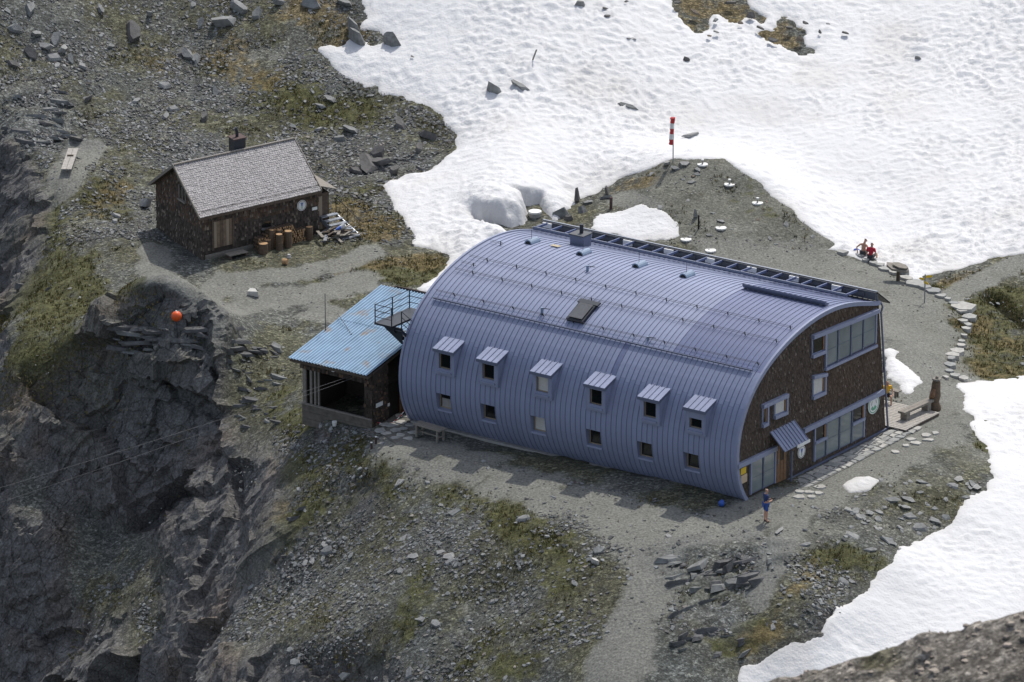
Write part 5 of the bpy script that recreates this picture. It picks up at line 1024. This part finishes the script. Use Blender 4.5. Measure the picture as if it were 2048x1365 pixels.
# wooden deck at the gable corner
g1_, l1_ = lodge_gl(PZ(1803, 863, .18)); g2_, l2_ = lodge_gl(PZ(1883, 826, .18)); lf = (l1_+l2_)/2
deck = root('wooden_deck', LP(13.5, lf, 0), 'grey plank deck at the corner of the shingled gable', 'deck'); npk = 0; g_ = GW+.12
while g_ < g2_: 
    MB().para(LP(g_, lf+.02*rgp.random(), .14+.006*rgp.random()), GD*.165, LD*3.9, UZ*.04).build('plank', 'deck_wood', deck); g_ += .20; npk += 1
for l_ in (lf+.05, lf+1.8, lf+3.6): MB().para(LP(GW+.1, l_, -.08), GD*(g2_-GW-.1), LD*.12, UZ*.21).build('joist', 'wood_dark', deck)
def bench(c, ax, ln, name, label, mat, w_=.42, h=.45, legs=True, slab=.09, brace=False):
    c = np.asarray(c); ax = ax/np.linalg.norm(ax); cr = np.cross(UZ, ax); o = root(name, c, label, 'bench' if 'bench' in name else 'table')
    for k in (-1, 0, 1) if w_ > .5 else (-.5, .5): MB().cbox(c+cr*k*w_/(3 if w_ > .5 else 2)+UZ*(h-slab), ax*ln, cr*(w_/(3 if w_ > .5 else 2)-.015), UZ*slab).build('board', mat, o)
    for e in (-1, 1):
        if legs:
            for f in (-1, 1): MB().cbox(c+ax*e*(ln/2-.2)+cr*f*(w_/2-.07), ax*.09, cr*.09, UZ*(h-slab)).build('leg', mat, o)
        else: MB().cbox(c+ax*e*(ln/2-.35), ax*.3, cr*w_*.85, UZ*(h-slab)).build('support', mat, o)
        if brace: MB().cbox(c+ax*e*(ln/2-.2)+UZ*.25, ax*.06, cr*(w_-.1), UZ*.07).build('crossbar', mat, o)
    if brace: MB().cbox(c+UZ*.25, ax*(ln-.4), cr*.07, UZ*.07).build('stretcher', mat, o)
    return o
pA, pB = PZ(1806, 841, .18), PZ(1857, 818, .18); bench((pA+pB)/2, pB-pA, 2.5, 'wooden_bench', 'thick plank bench standing on the wooden deck', 'wood_grey', .45, .5, False, .12)
pA, pB = PZ(836, 872, 0), PZ(884, 886, 0); bench((pA+pB)/2, pB-pA, 1.75, 'wooden_table', 'weathered plank table in the shade of the curved lodge wall', 'wood_grey', .62, .72, True, .06, True)
# carved trunk sculpture
b_ = gp(1868, 820); b_[2] = 0; mb = MB(); mb.tube([b_+V3(0,0,0), b_+V3(.02,0,.18), b_+V3(-.02,0,.45), b_+V3(.04,0,.8), b_+V3(.06,0,1.1), b_+V3(.08,0,1.45), b_+V3(.1,0,1.65)], [.36,.34,.27,.29,.24,.22,.17], 10)
scu = root('wood_sculpture', b_, 'carved tree trunk sculpture standing at the deck corner', 'sculpture'); mb.build('trunk', 'bark', scu, smooth=True)
MB().tube([b_+V3(-.25,-.14,.5), b_+V3(-.12,-.24,.85), b_+V3(-.02,-.2,1.2)], [.05,.14,.08], 8).build('carved_figure', 'wood_warm', scu, smooth=True); MB().tube([b_+V3(.1,0,1.62), b_+V3(.1,0,1.7)], [.26,.22], 9).build('top_slab', 'wood_grey', scu); MB().tube([b_+V3(.1,-.02,1.7), b_+V3(.12,-.02,1.82)], [.1,.06], 7).build('finial', 'wood_grey', scu)
# stone table and signpost by the edging
b_ = gp(1796, 562); tb = root('stone_table', b_, 'tilted slab of weathered wood on a single post by the edging', 'table'); MB().tube([b_-UZ*.1, b_+UZ*.62], [.11,.09], 8).build('post', 'wood_dark', tb)
rgq = np.random.default_rng(5); ax_ = V3(.96,-.25,-.22); cr_ = V3(.25,.96,.12)
MB().prism([b_+UZ*.68+ax_*.66*math.cos(t)*(1+.12*rgq.normal())+cr_*.42*math.sin(t)*(1+.12*rgq.normal()) for t in np.linspace(0, 5.6, 9)], UZ*.12).build('slab', 'wood_grey', tb); MB().prism([b_+UZ*.86+ax_*(.1+.45*math.cos(t))+cr_*.3*math.sin(t) for t in np.linspace(0, 5.6, 7)], UZ*.07).build('slab', 'wood_grey', tb)
b_ = gp(1849, 606); sg = root('signpost', b_, 'thin signpost with small yellow direction arrows by the path', 'signpost'); MB().tube([b_-UZ*.1, b_+UZ*1.62], .035, 8).build('post', 'grey_steel', sg)
for z_, d_ in ((1.42, V3(.9,.3,0)), (1.25, V3(-.8,.5,0)), (1.12, V3(.5,-.85,0))):
    n_ = np.cross(d_, UZ); n_ /= np.linalg.norm(n_); MB().prism([b_+UZ*z_+n_*.04, b_+UZ*z_+d_*.34+n_*.04, b_+UZ*(z_+.06)+d_*.44+n_*.04, b_+UZ*(z_+.12)+d_*.34+n_*.04, b_+UZ*(z_+.12)+n_*.04], n_*.015).build('arrow', 'yellow', sg)
# ---- cistern covers on the mound
for i, (u, v, pipe) in enumerate(((1405,327,1),(1459,367,1),(1515,404,1),(1442,454,0),(1372,477,0),(1421,499,0))):
    b_ = gp(u, v+3); o = root('cistern_cover', b_, 'round white cover with short vent pipe on the windsock mound' if pipe else 'flat round white cover on the gravel behind the lodge', 'cover', 'vented covers on the mound' if pipe else 'flat covers behind the lodge')
    MB().disc(b_-UZ*.03, UZ, .31, .08, 12).build('lid', 'white_paint', o); MB().disc(b_-UZ*.3, UZ, .26, .25, 10).build('ring', 'concrete', o)
    if pipe: MB().tube([b_+UZ*.04, b_+UZ*.24], .05, 8).build('vent_pipe', 'concrete', o); MB().disc(b_+UZ*.26, UZ, .085, .07, 8).build('vent_cap', 'white_paint', o)
    else: MB().tube([b_+V3(-.12,-.02,.05), b_+V3(-.12,-.02,.09), b_+V3(-.04,-.02,.09)], .015, 5).build('handle', 'black', o)
b_ = gp(1070, 433); o = root('cistern_cover', b_, 'raised round well with white lid inside the snow pit', 'cover'); MB().disc(b_-UZ*.1, UZ, .33, .32, 14).build('ring', 'concrete', o); MB().disc(b_+UZ*.22, UZ, .37, .09, 14).build('lid', 'white_paint', o)
# ---- windsock
b_ = gp(1346, 325); ws = root('windsock', b_, 'red and white windsock hanging limp from its pole on the mound', 'windsock'); MB().tube([b_-UZ*.1, b_+UZ*2.62], .032, 8).build('pole', 'grey_steel', ws)
zs = np.linspace(2.66, 1.08, 6); rs = [.15,.125,.12,.115,.12,.125]
for k in range(5):
    o_ = V3(-.05-.018*k, -.09, 0); mb = MB(); mb.tube([b_+o_+UZ*zs[k], b_+o_+UZ*(zs[k]*.5+zs[k+1]*.5)+V3(.012*(-1)**k,0,0), b_+o_+V3(-.015,0,0)+UZ*zs[k+1]], [rs[k], (rs[k]+rs[k+1])/2*.93, rs[k+1]], 10); mb.build('sock_band', 'white_paint' if k % 2 else 'red', ws, smooth=False)
MB().tube([b_+UZ*2.6, b_+V3(-.1,-.1,2.7)], .02, 6).build('bracket', 'grey_steel', ws)
for u, v, s_, lab, mi in ((1335,328,.75,'pale flat slab on the left of the windsock foot',4),(1368,330,.7,'buff flat slab on the right of the windsock foot',4),(1351,339,.62,'grey slab wedged below the windsock foot',1),(1394,341,.6,'grey slab between windsock foot and first vented cover',1),(1386,354,.35,'small buff stone under the slabs at the windsock foot',3)): put_rock(gp(u, v), s_, lab, None, mi, None, tilt=.08)
# ---- posts
b_ = gp(1397, 458); solo(MB().tube([b_-UZ*.1, b_+UZ*.8], .05, 8), 'marker_post', 'black', b_, 'dark upright post beside a standing slab on the mound', 'post')
put_rock(gp(1391, 436)+UZ*.2, .62, 'narrow pale slab standing upright on the mound', None, 4, 8, yaw=.2, sc=(.5,.5,1.3), tilt=.05)
b_ = gp(1222, 418); solo(MB().tube([b_-UZ*.1, b_+UZ*.68], .085, 10), 'marker_post', 'rust', b_, 'rusty red post between the boulders and the snow patch', 'post')
for u, v, h in ((743,898,.32),(752,888,.36)): b_ = gp(u, v); o = root('marker_post', b_, 'short wooden stump post with white top below the shed', 'post', 'white-topped posts below the shed'); MB().tube([b_-UZ*.1, b_+UZ*h], .06, 8).build('stump', 'rust', o); MB().disc(b_+UZ*h, UZ, .065, .03, 8).build('top', 'white_paint', o)
b_ = gp(1062, 137)+UZ*.35; d_ = V3(.28,.1,.75); mb = MB(); mb.para(b_, V3(.09,0,0), V3(0,.05,0), d_*1.0); solo(mb, 'snow_stake', 'wood_grey', b_, 'grey stake leaning out of the open snowfield', 'stake')
# ---- orange warning ball
b_ = gp(355, 676); ct = PPL(353, 633, b_, V3(0,1,0)); o = root('warning_ball', b_, 'orange warning ball on a thin pole above the cliff', 'marker'); mb = MB()
rr = .28; mb.tube([ct+UZ*rr*math.sin(a) for a in np.linspace(-1.57, 1.57, 11)], [max(.004, rr*math.cos(a)) for a in np.linspace(-1.57, 1.57, 11)], 16); mb.build('ball', 'orange', o, smooth=True); MB().tube([b_-UZ*.2, ct-UZ*.25], .022, 6).build('pole', 'dark_steel', o); MB().disc(ct+UZ*.27, UZ, .05, .03, 8).build('cap', 'white_paint', o)
# ---- goods cables running down from the shed
for k, ((u0, v0), (u1, v1)) in enumerate((((692,752),(-40,988)), ((700,762),(-40,1019)))):
    p0 = SP(.2, 1.1-.25*k, roofz(.2, 1)-.35); p1 = PPL(u1, v1, V3(0,-22,0), V3(0,1,0)); pts = [lerp(p0, p1, t)-UZ*.12*math.sin(math.pi*t) for t in np.linspace(0, 1, 12)]
    solo(MB().tube(pts, .008, 5), 'ropeway_cable', 'solar_back', p0, ('upper','lower')[k]+' steel cable running from the shed out over the cliff', 'cable')
# ---- board on the path, bucket
b_ = gp(141, 330); o = root('plank_cover', b_, 'weathered plank lid lying on the gravel above the gully', 'boards')
for k in range(2): MB().prism([b_+V3(-.42+.3*k+.0,-1.35,.12), b_+V3(-.14+.3*k,-1.35,.12), b_+V3(.06+.3*k,1.35,.5), b_+V3(-.22+.3*k,1.35,.5)], UZ*.06).build('plank', 'deck_wood', o)
MB().cbox(b_+V3(-.02,.35,.42), V3(.35,0,0), V3(0,.12,0), UZ*.06).build('handle', 'wood_dark', o)
b_ = gp(669, 852); solo(MB().tube([b_-UZ*.03, b_+UZ*.24], [.09,.13], 10), 'bucket', 'white_paint', b_, 'small white bucket at the foot of the shed boards', 'bucket')
b_ = gp(1443, 1011); solo(MB().tube([b_-UZ*.02, b_+UZ*.16, b_+V3(.03,0,.28)], [.13,.16,.06], 8), 'stuff_sack', 'plastic_blue', b_, 'blue stuff sack at the foot of the curved wall', 'bag', smooth=True)
b_ = gp(1712, 506); solo(MB().tube([b_+V3(-.3,0,.08), b_+V3(0,0,.14), b_+V3(.3,.05,.07)], [.05,.14,.05], 8), 'jacket', 'plastic_blue', b_, 'blue jacket laid beside the sitting couple', 'jacket', smooth=True)
b_ = gp(1745, 526); solo(MB().tube([b_+V3(-.2,0,.08), b_+V3(0,0,.16), b_+V3(.2,0,.08)], [.08,.15,.07], 8), 'rucksack', 'black', b_, 'dark rucksack beside the person in red', 'rucksack', smooth=True)
# ---- firewood and clutter in front of the small hut
def log(a, b, r, parent=None, name='log', label=None):
    if parent is not None:
        MB().tube([a, b], r, 9).build(name, ['bark'], parent); return
    o = root(name, a, label, 'log'); d = (np.asarray(b)-a)/np.linalg.norm(np.asarray(b)-a); MB().tube([a, b], r, 10).build('bark', 'bark', o); MB().disc(b, d, r*.92, .01, 10).build('cut_face', 'cut_wood', o); return o
def onhut(u, v, out): a_, _ = hd(u, v); p = HP(a_, 0, 0)+n_f*out; p[2] = float(hq(p[0], p[1])); return p
for u, out, h, r, lab in ((506,1.0,.55,.27,'broad chopping block before the woodpile'),(537,1.05,.42,.20,'lower log of two stacked upright before the woodpile'),(556,1.0,.95,.21,'tall log with bright cut top before the woodpile'),(529,.7,1.1,.14,'slim upright log leaning at the woodpile'),(545,.65,1.0,.17,'grey upright log behind the stacked pair'),(607,.6,.75,.19,'grey stump standing at the right end of the woodpile'),(520,.75,.6,.19,'squat log round behind the chopping block')):
    b_ = onhut(u, 500, out); log(b_-UZ*.03, b_+UZ*h, r, label=lab)
b_ = onhut(537, 500, 1.05); log(b_+UZ*.43, b_+UZ*.9, .19, label='upper log of two stacked upright before the woodpile')
b_ = onhut(555, 480, .35); wp = root('woodpile', b_, 'stacked firewood against the front wall of the small hut', 'woodpile'); rgw = np.random.default_rng(4); a0, _ = hd(505, 480); a1, _ = hd(598, 480); n_ = 0
for j in range(9):
    a_ = a0+.07*(j % 2)+.1*j*(j > 5)
    while a_ < a1-.1*j*(j > 5):
        r_ = .055+.03*rgw.random(); p = HP(a_, 0, .02+j*.125)+n_f*(.12+.06*rgw.random()); p[2] += float(hq(p[0], p[1]))-HB; d_ = n_f+e1*rgw.normal(0, .05)
        lo = MB().tube([p, p+d_*.42], r_, 7).build('log', ['bark'], wp); MB().disc(p+d_*.42, d_, r_*.9, .008, 7).build('cut_face', 'cut_wood', lo); a_ += r_*2+.02; n_ += 1
b_ = onhut(655, 480, 1.0); bp = root('timber_pile', b_, 'untidy pile of old boards and scrap beside the hut steps', 'timber')
for k in range(22):
    y_ = rgw.normal(0, .55); q = b_+e1*(y_*.9)+n_f*(rgw.uniform(-.5, .7))+UZ*(.05+.02*k); d_ = e1*math.cos(k*.7)*.9+n_f*math.sin(rgw.normal(0, .4)); d_ /= np.linalg.norm(d_); L_ = rgw.uniform(.7, 1.9); MB().cbox(q, d_*L_, np.cross(UZ, d_)*rgw.uniform(.1, .2), UZ*.035+d_*.0).build('board', ('wood_grey','wood_dark','wood_grey','grey_steel')[k % 4], bp)
MB().tube([b_+UZ*.5+n_f*.1, b_+UZ*.6+e1*.25+n_f*.2, b_+UZ*.52+e1*.5], [.08,.16,.06], 7).build('tarpaulin', 'white_paint', bp); MB().tube([b_+UZ*.5-e1*.3+n_f*.25, b_+UZ*.55+n_f*.2], [.05,.1], 7).build('tarpaulin', 'plastic_blue', bp)
b_ = onhut(460, 500, .6); o = root('door_step', b_, 'grey board step before the plank door of the small hut', 'step'); MB().cbox(b_+UZ*.2, e1*1.2, n_f*.55, UZ*.05).build('board', 'wood_grey', o)
for e_ in (-.5, .5): MB().cbox(b_+e1*e_-UZ*.05, e1*.06, n_f*.5, UZ*.25).build('leg', 'wood_dark', o)
b_ = gp(570, 529); solo(MB().tube([b_+V3(-.12,.05,.16), b_+V3(.14,-.05,.16)], .16, 12), 'cut_log', ['cut_wood'], b_, 'pale sawn log round lying on the path before the hut', 'log')
b_ = gp(578, 516); solo(MB().tube([b_, b_+UZ*.2], [.13,.09], 7), 'plastic_tub', 'pale_rock', b_, 'pale tub standing before the woodpile', 'tub')
b_ = gp(672, 445); mb = MB(); mb.tube([b_, b_+V3(-.25,.6,.4), b_+V3(-.3,1.0,.9)], .02, 5); solo(mb, 'wire_hoop', 'grey_steel', b_, 'thin bent wire standing beside the hut steps', 'wire')
# ================================================================== PEOPLE
for nm, c_ in (('skin',(.50,.29,.20)),('hair',(.035,.025,.02)),('grey_hair',(.25,.22,.2)),('navy',(.02,.04,.13)),('shorts_blue',(.03,.08,.30)),('shirt_red',(.45,.015,.04)),('shirt_yellow',(.75,.42,.02)),('trousers',(.05,.05,.06)),('shoe',(.06,.035,.03))): pmat(nm, c_, .75, noise=.08, nscale=20)
def skin_obj(name, chains, mat, parent, sub=1):
    vs = []; rs = []; es = []; key = {}
    def vid(p, r):
        k = tuple(round(float(x), 3) for x in p)
        if k not in key: key[k] = len(vs); vs.append(k); rs.append(r)
        return key[k]
    for c in chains:
        ids = [vid(p, r) for p, r in c]; es += [(a, b) for a, b in zip(ids[:-1], ids[1:]) if a != b]
    me = bpy.data.meshes.new(name); me.from_pydata(vs, es, []); me.materials.append(MATS[mat]); o = link(name, me, parent)
    o.modifiers.new('skin', 'SKIN')
    for i, r in enumerate(rs): me.skin_vertices[0].data[i].radius = (r, r)
    me.skin_vertices[0].data[0].use_root = True; sm_ = o.modifiers.new('sub', 'SUBSURF'); sm_.levels = sub; sm_.render_levels = sub; return o
def person(pos, yaw, J, label, shirt, shorts, hair, skin='skin', sleeves='short'):
    """J: joints in a body frame, x = right, y = forward, z = up"""
    o = root('person', pos, label, 'person'); o['_o'] = [0.,0.,0.]; o.rotation_euler = (0, 0, yaw); j = {k: np.array(v, float) for k, v in J.items()}
    mid = lambda a, b, t: j[a]*(1-t)+j[b]*t
    body = [[(j['pelvis'], .11), (mid('pelvis','chest',.5), .105), (j['chest'], .125), (j['neck'], .055), (j['head'], .085), (j['crown'], .075)]]
    for s in 'RL':
        body.append([(j['chest'], .125), (j['sh'+s], .055), (j['el'+s], .042), (j['wr'+s], .03), (j['ha'+s], .034)])
        f = j['ha'+s]-j['wr'+s]; f = f/np.linalg.norm(f); sd = np.cross(f, V3(0,0,1)); sd = sd/max(np.linalg.norm(sd), .1)
        for k in (-1.5, -.5, .5, 1.5): body.append([(j['ha'+s], .034), (j['ha'+s]+f*.045+sd*k*.017, .009), (j['ha'+s]+f*(.085-.008*abs(k))+sd*k*.02-V3(0,0,.012), .008)])
        body.append([(j['ha'+s], .034), (j['ha'+s]+f*.02+V3(0,.03,.02), .01), (j['ha'+s]+f*.05+V3(0,.05,.02), .009)])
        body.append([(j['pelvis'], .11), (j['hip'+s], .085), (j['kn'+s], .058), (j['an'+s], .038), (j['to'+s], .035)])
    bd = skin_obj('body', body, skin, o)
    if shirt:
        ch = [[(mid('pelvis','chest',.05), .128), (mid('pelvis','chest',.5), .125), (j['chest'], .145), (mid('chest','neck',.75), .09)]]
        for s in 'RL': ch.append([(j['chest'], .145), (j['sh'+s], .075), (mid('sh'+s, 'el'+s, .75), .06)])
        skin_obj('shirt', ch, shirt, o)
    ch = []
    for s in 'RL': ch.append([(j['pelvis'], .135), (j['hip'+s], .105), (mid('hip'+s, 'kn'+s, .85), .085)])
    skin_obj('shorts', ch, shorts, o)
    for s in 'RL': skin_obj('shoe', [[(j['an'+s]-V3(0,.03,.0), .05), (j['an'+s]+V3(0,0,-.04), .05), (j['to'+s], .045)]], 'shoe', o)
    fw = j['face']-j['head']; fw = fw/np.linalg.norm(fw); up = j['crown']-j['neck']; up = up/np.linalg.norm(up); c = (j['head']+j['crown'])/2
    skin_obj('hair', [[(c-fw*.035-up*.02, .088), (c+up*.03-fw*.012, .085)]], hair, o)
    mb = MB(); rt = np.cross(fw, up)
    fc = skin_obj('nose', [[(j['head']+fw*.085+up*.01, .012), (j['head']+fw*.105-up*.012, .016)]], skin, o)
    for e in (-1, 1): skin_obj('eye', [[(j['head']+fw*.082+rt*e*.032+up*.028, .009), (j['head']+fw*.084+rt*e*.032+up*.028, .009)]], 'black', o, 0); skin_obj('ear', [[(j['head']+rt*e*.088+up*.02, .014), (j['head']+rt*e*.09-up*.02, .012)]], skin, o, 0)
    skin_obj('mouth', [[(j['head']+fw*.084-rt*.02-up*.045, .006), (j['head']+fw*.084+rt*.02-up*.045, .006)]], 'shirt_red', o, 0)
    return o
STAND = dict(pelvis=(0,0,.94), chest=(0,.01,1.32), neck=(0,.02,1.49), head=(0,.05,1.60), crown=(0,.04,1.70), face=(0,.15,1.57), shR=(.19,0,1.40), shL=(-.19,0,1.40), elR=(.24,.02,1.12), elL=(-.24,.02,1.12), wrR=(.12,.24,1.10), wrL=(-.12,.24,1.10), haR=(.06,.30,1.14), haL=(-.06,.30,1.14),
 hipR=(.10,0,.90), hipL=(-.10,0,.90), knR=(.11,.02,.50), knL=(-.11,.02,.50), anR=(.11,0,.09), anL=(-.11,0,.09), toR=(.13,.16,.045), toL=(-.13,.16,.045))
SIT = dict(pelvis=(0,0,.12), chest=(0,.08,.50), neck=(0,.12,.67), head=(0,.16,.78), crown=(0,.15,.88), face=(0,.26,.75), shR=(.19,.07,.58), shL=(-.19,.07,.58), elR=(.30,.02,.32), elL=(-.30,.02,.32), wrR=(.27,.20,.16), wrL=(-.27,.20,.16), haR=(.26,.27,.14), haL=(-.26,.27,.14),
 hipR=(.10,.02,.11), hipL=(-.10,.02,.11), knR=(.14,.44,.22), knL=(-.14,.44,.22), anR=(.14,.56,-.20), anL=(-.14,.56,-.20), toR=(.15,.71,-.25), toL=(-.15,.71,-.25))
b_ = PZ(1531, 1043, 0); b_[2] = float(hq(b_[0], b_[1]))+.0
P1 = person(b_, R(-70), STAND, 'person in navy shirt and blue shorts standing on the gravel holding a camera', 'navy', 'shorts_blue', 'grey_hair')
cpos = Matrix.Rotation(R(-70), 4, 'Z') @ Vector((0, .34, 1.16)); cb = b_+np.array(cpos[:]); mb = MB(); ex = V3(math.cos(R(-70)), math.sin(R(-70)), 0); ey = V3(-ex[1], ex[0], 0); mb.cbox(cb-UZ*.045, ex*.13, ey*.06, UZ*.09); mb.tube([cb+ey*.03, cb+ey*.15], .035, 10); solo(mb, 'camera', 'black', cb-UZ*.045, 'black camera with long lens held by the standing person', 'camera')
b_ = gp(1726, 514)+UZ*.12; s1_ = dict(SIT); s1_.update(elL=(-.42,.0,.36), wrL=(-.3,-.1,.18), haL=(-.3,-.12,.08), head=(.04,.20,.78), crown=(.03,.20,.88), face=(.05,.30,.74)); person(b_, R(-35), s1_, 'bare-chested person in dark shorts sitting on the edging slabs', None, 'trousers', 'hair')
b_ = gp(1741, 522)+UZ*.12; person(b_, R(-30), SIT, 'person in red shirt sitting beside the bare-chested companion', 'shirt_red', 'trousers', 'hair')
b_ = PZ(1773, 795, .46); s2_ = dict(SIT); s2_.update(anR=(.14,.46,-.33), anL=(-.14,.46,-.33), toR=(.15,.62,-.40), toL=(-.15,.62,-.40), knR=(.14,.42,.14), knL=(-.14,.42,.14)); b_[2] = .50; person(b_, R(-170), s2_, 'person in yellow jacket sitting on the deck behind the gable corner', 'shirt_yellow', 'trousers', 'hair')
bench(PZ(1776, 792, .18)+UZ*0, LD, 1.4, 'slim_bench', 'slim bench under the person in yellow behind the gable corner', 'wood_grey', .36, .40, True, .05)
# ================================================================== turf tufts
def tufts(n, seed):
    rg = np.random.default_rng(seed); xy = np.c_[rg.uniform(-30, 31, n), rg.uniform(-33, 45, n)]; g = np.zeros(n); p = np.zeros(n)
    for pts, r, k in GRASS+DRY: g = np.maximum(g, k*stroke(pts, r, xy))
    for pts, r in PATHS: p = np.maximum(p, stroke(pts, r, xy, .5))
    g = np.maximum(g, .35*sstep(-.05, .3, fbm(np.c_[xy, hq(xy[:,0], xy[:,1])], .33, 4, 12)))
    nb = fbm(xy, .45, 4, 6); keep = (rg.random(n) < sstep(.35, .8, g+.8*nb)*(1-p)) & ~in_snow(xy) & lodge_free(xy); xy = xy[keep]; m = len(xy); z = hq(xy[:,0], xy[:,1]); B = 5
    base = np.c_[xy, z]; V_ = np.zeros((m, B, 3, 3)); a = rg.uniform(0, 6.28, (m, B)); h = rg.uniform(.05, .16, (m, B)); wd = rg.uniform(.012, .03, (m, B)); ln = rg.uniform(.02, .12, (m, B)); ox = rg.normal(0, .05, (m, B, 2))
    c, s = np.cos(a), np.sin(a); o3 = base[:,None]+np.concatenate([ox, np.zeros((m, B, 1))], 2)
    V_[:,:,0] = o3+np.stack([-s*wd, c*wd, 0*a-.02], 2); V_[:,:,1] = o3+np.stack([s*wd, -c*wd, 0*a-.02], 2); V_[:,:,2] = o3+np.stack([c*ln, s*ln, h], 2)
    t = rg.random((m, 1)); col = V3(.075,.085,.03)*(1-t)+V3(.16,.125,.055)*t; col = col*(.6+.7*rg.random((m, 1))); C = np.repeat(col, B*3, 0)
    o = link('alpine_turf', np_mesh('alpine_turf', V_.reshape(-1, 3), np.arange(m*B*3).reshape(-1, 3), pmat('turf', (.1,.1,.04), .9, attr='Col', spec=.1), C), kind='stuff'); tag(o, 'short tufts of olive and straw-coloured alpine turf', 'grass'); return m
tufts(130000, 9)
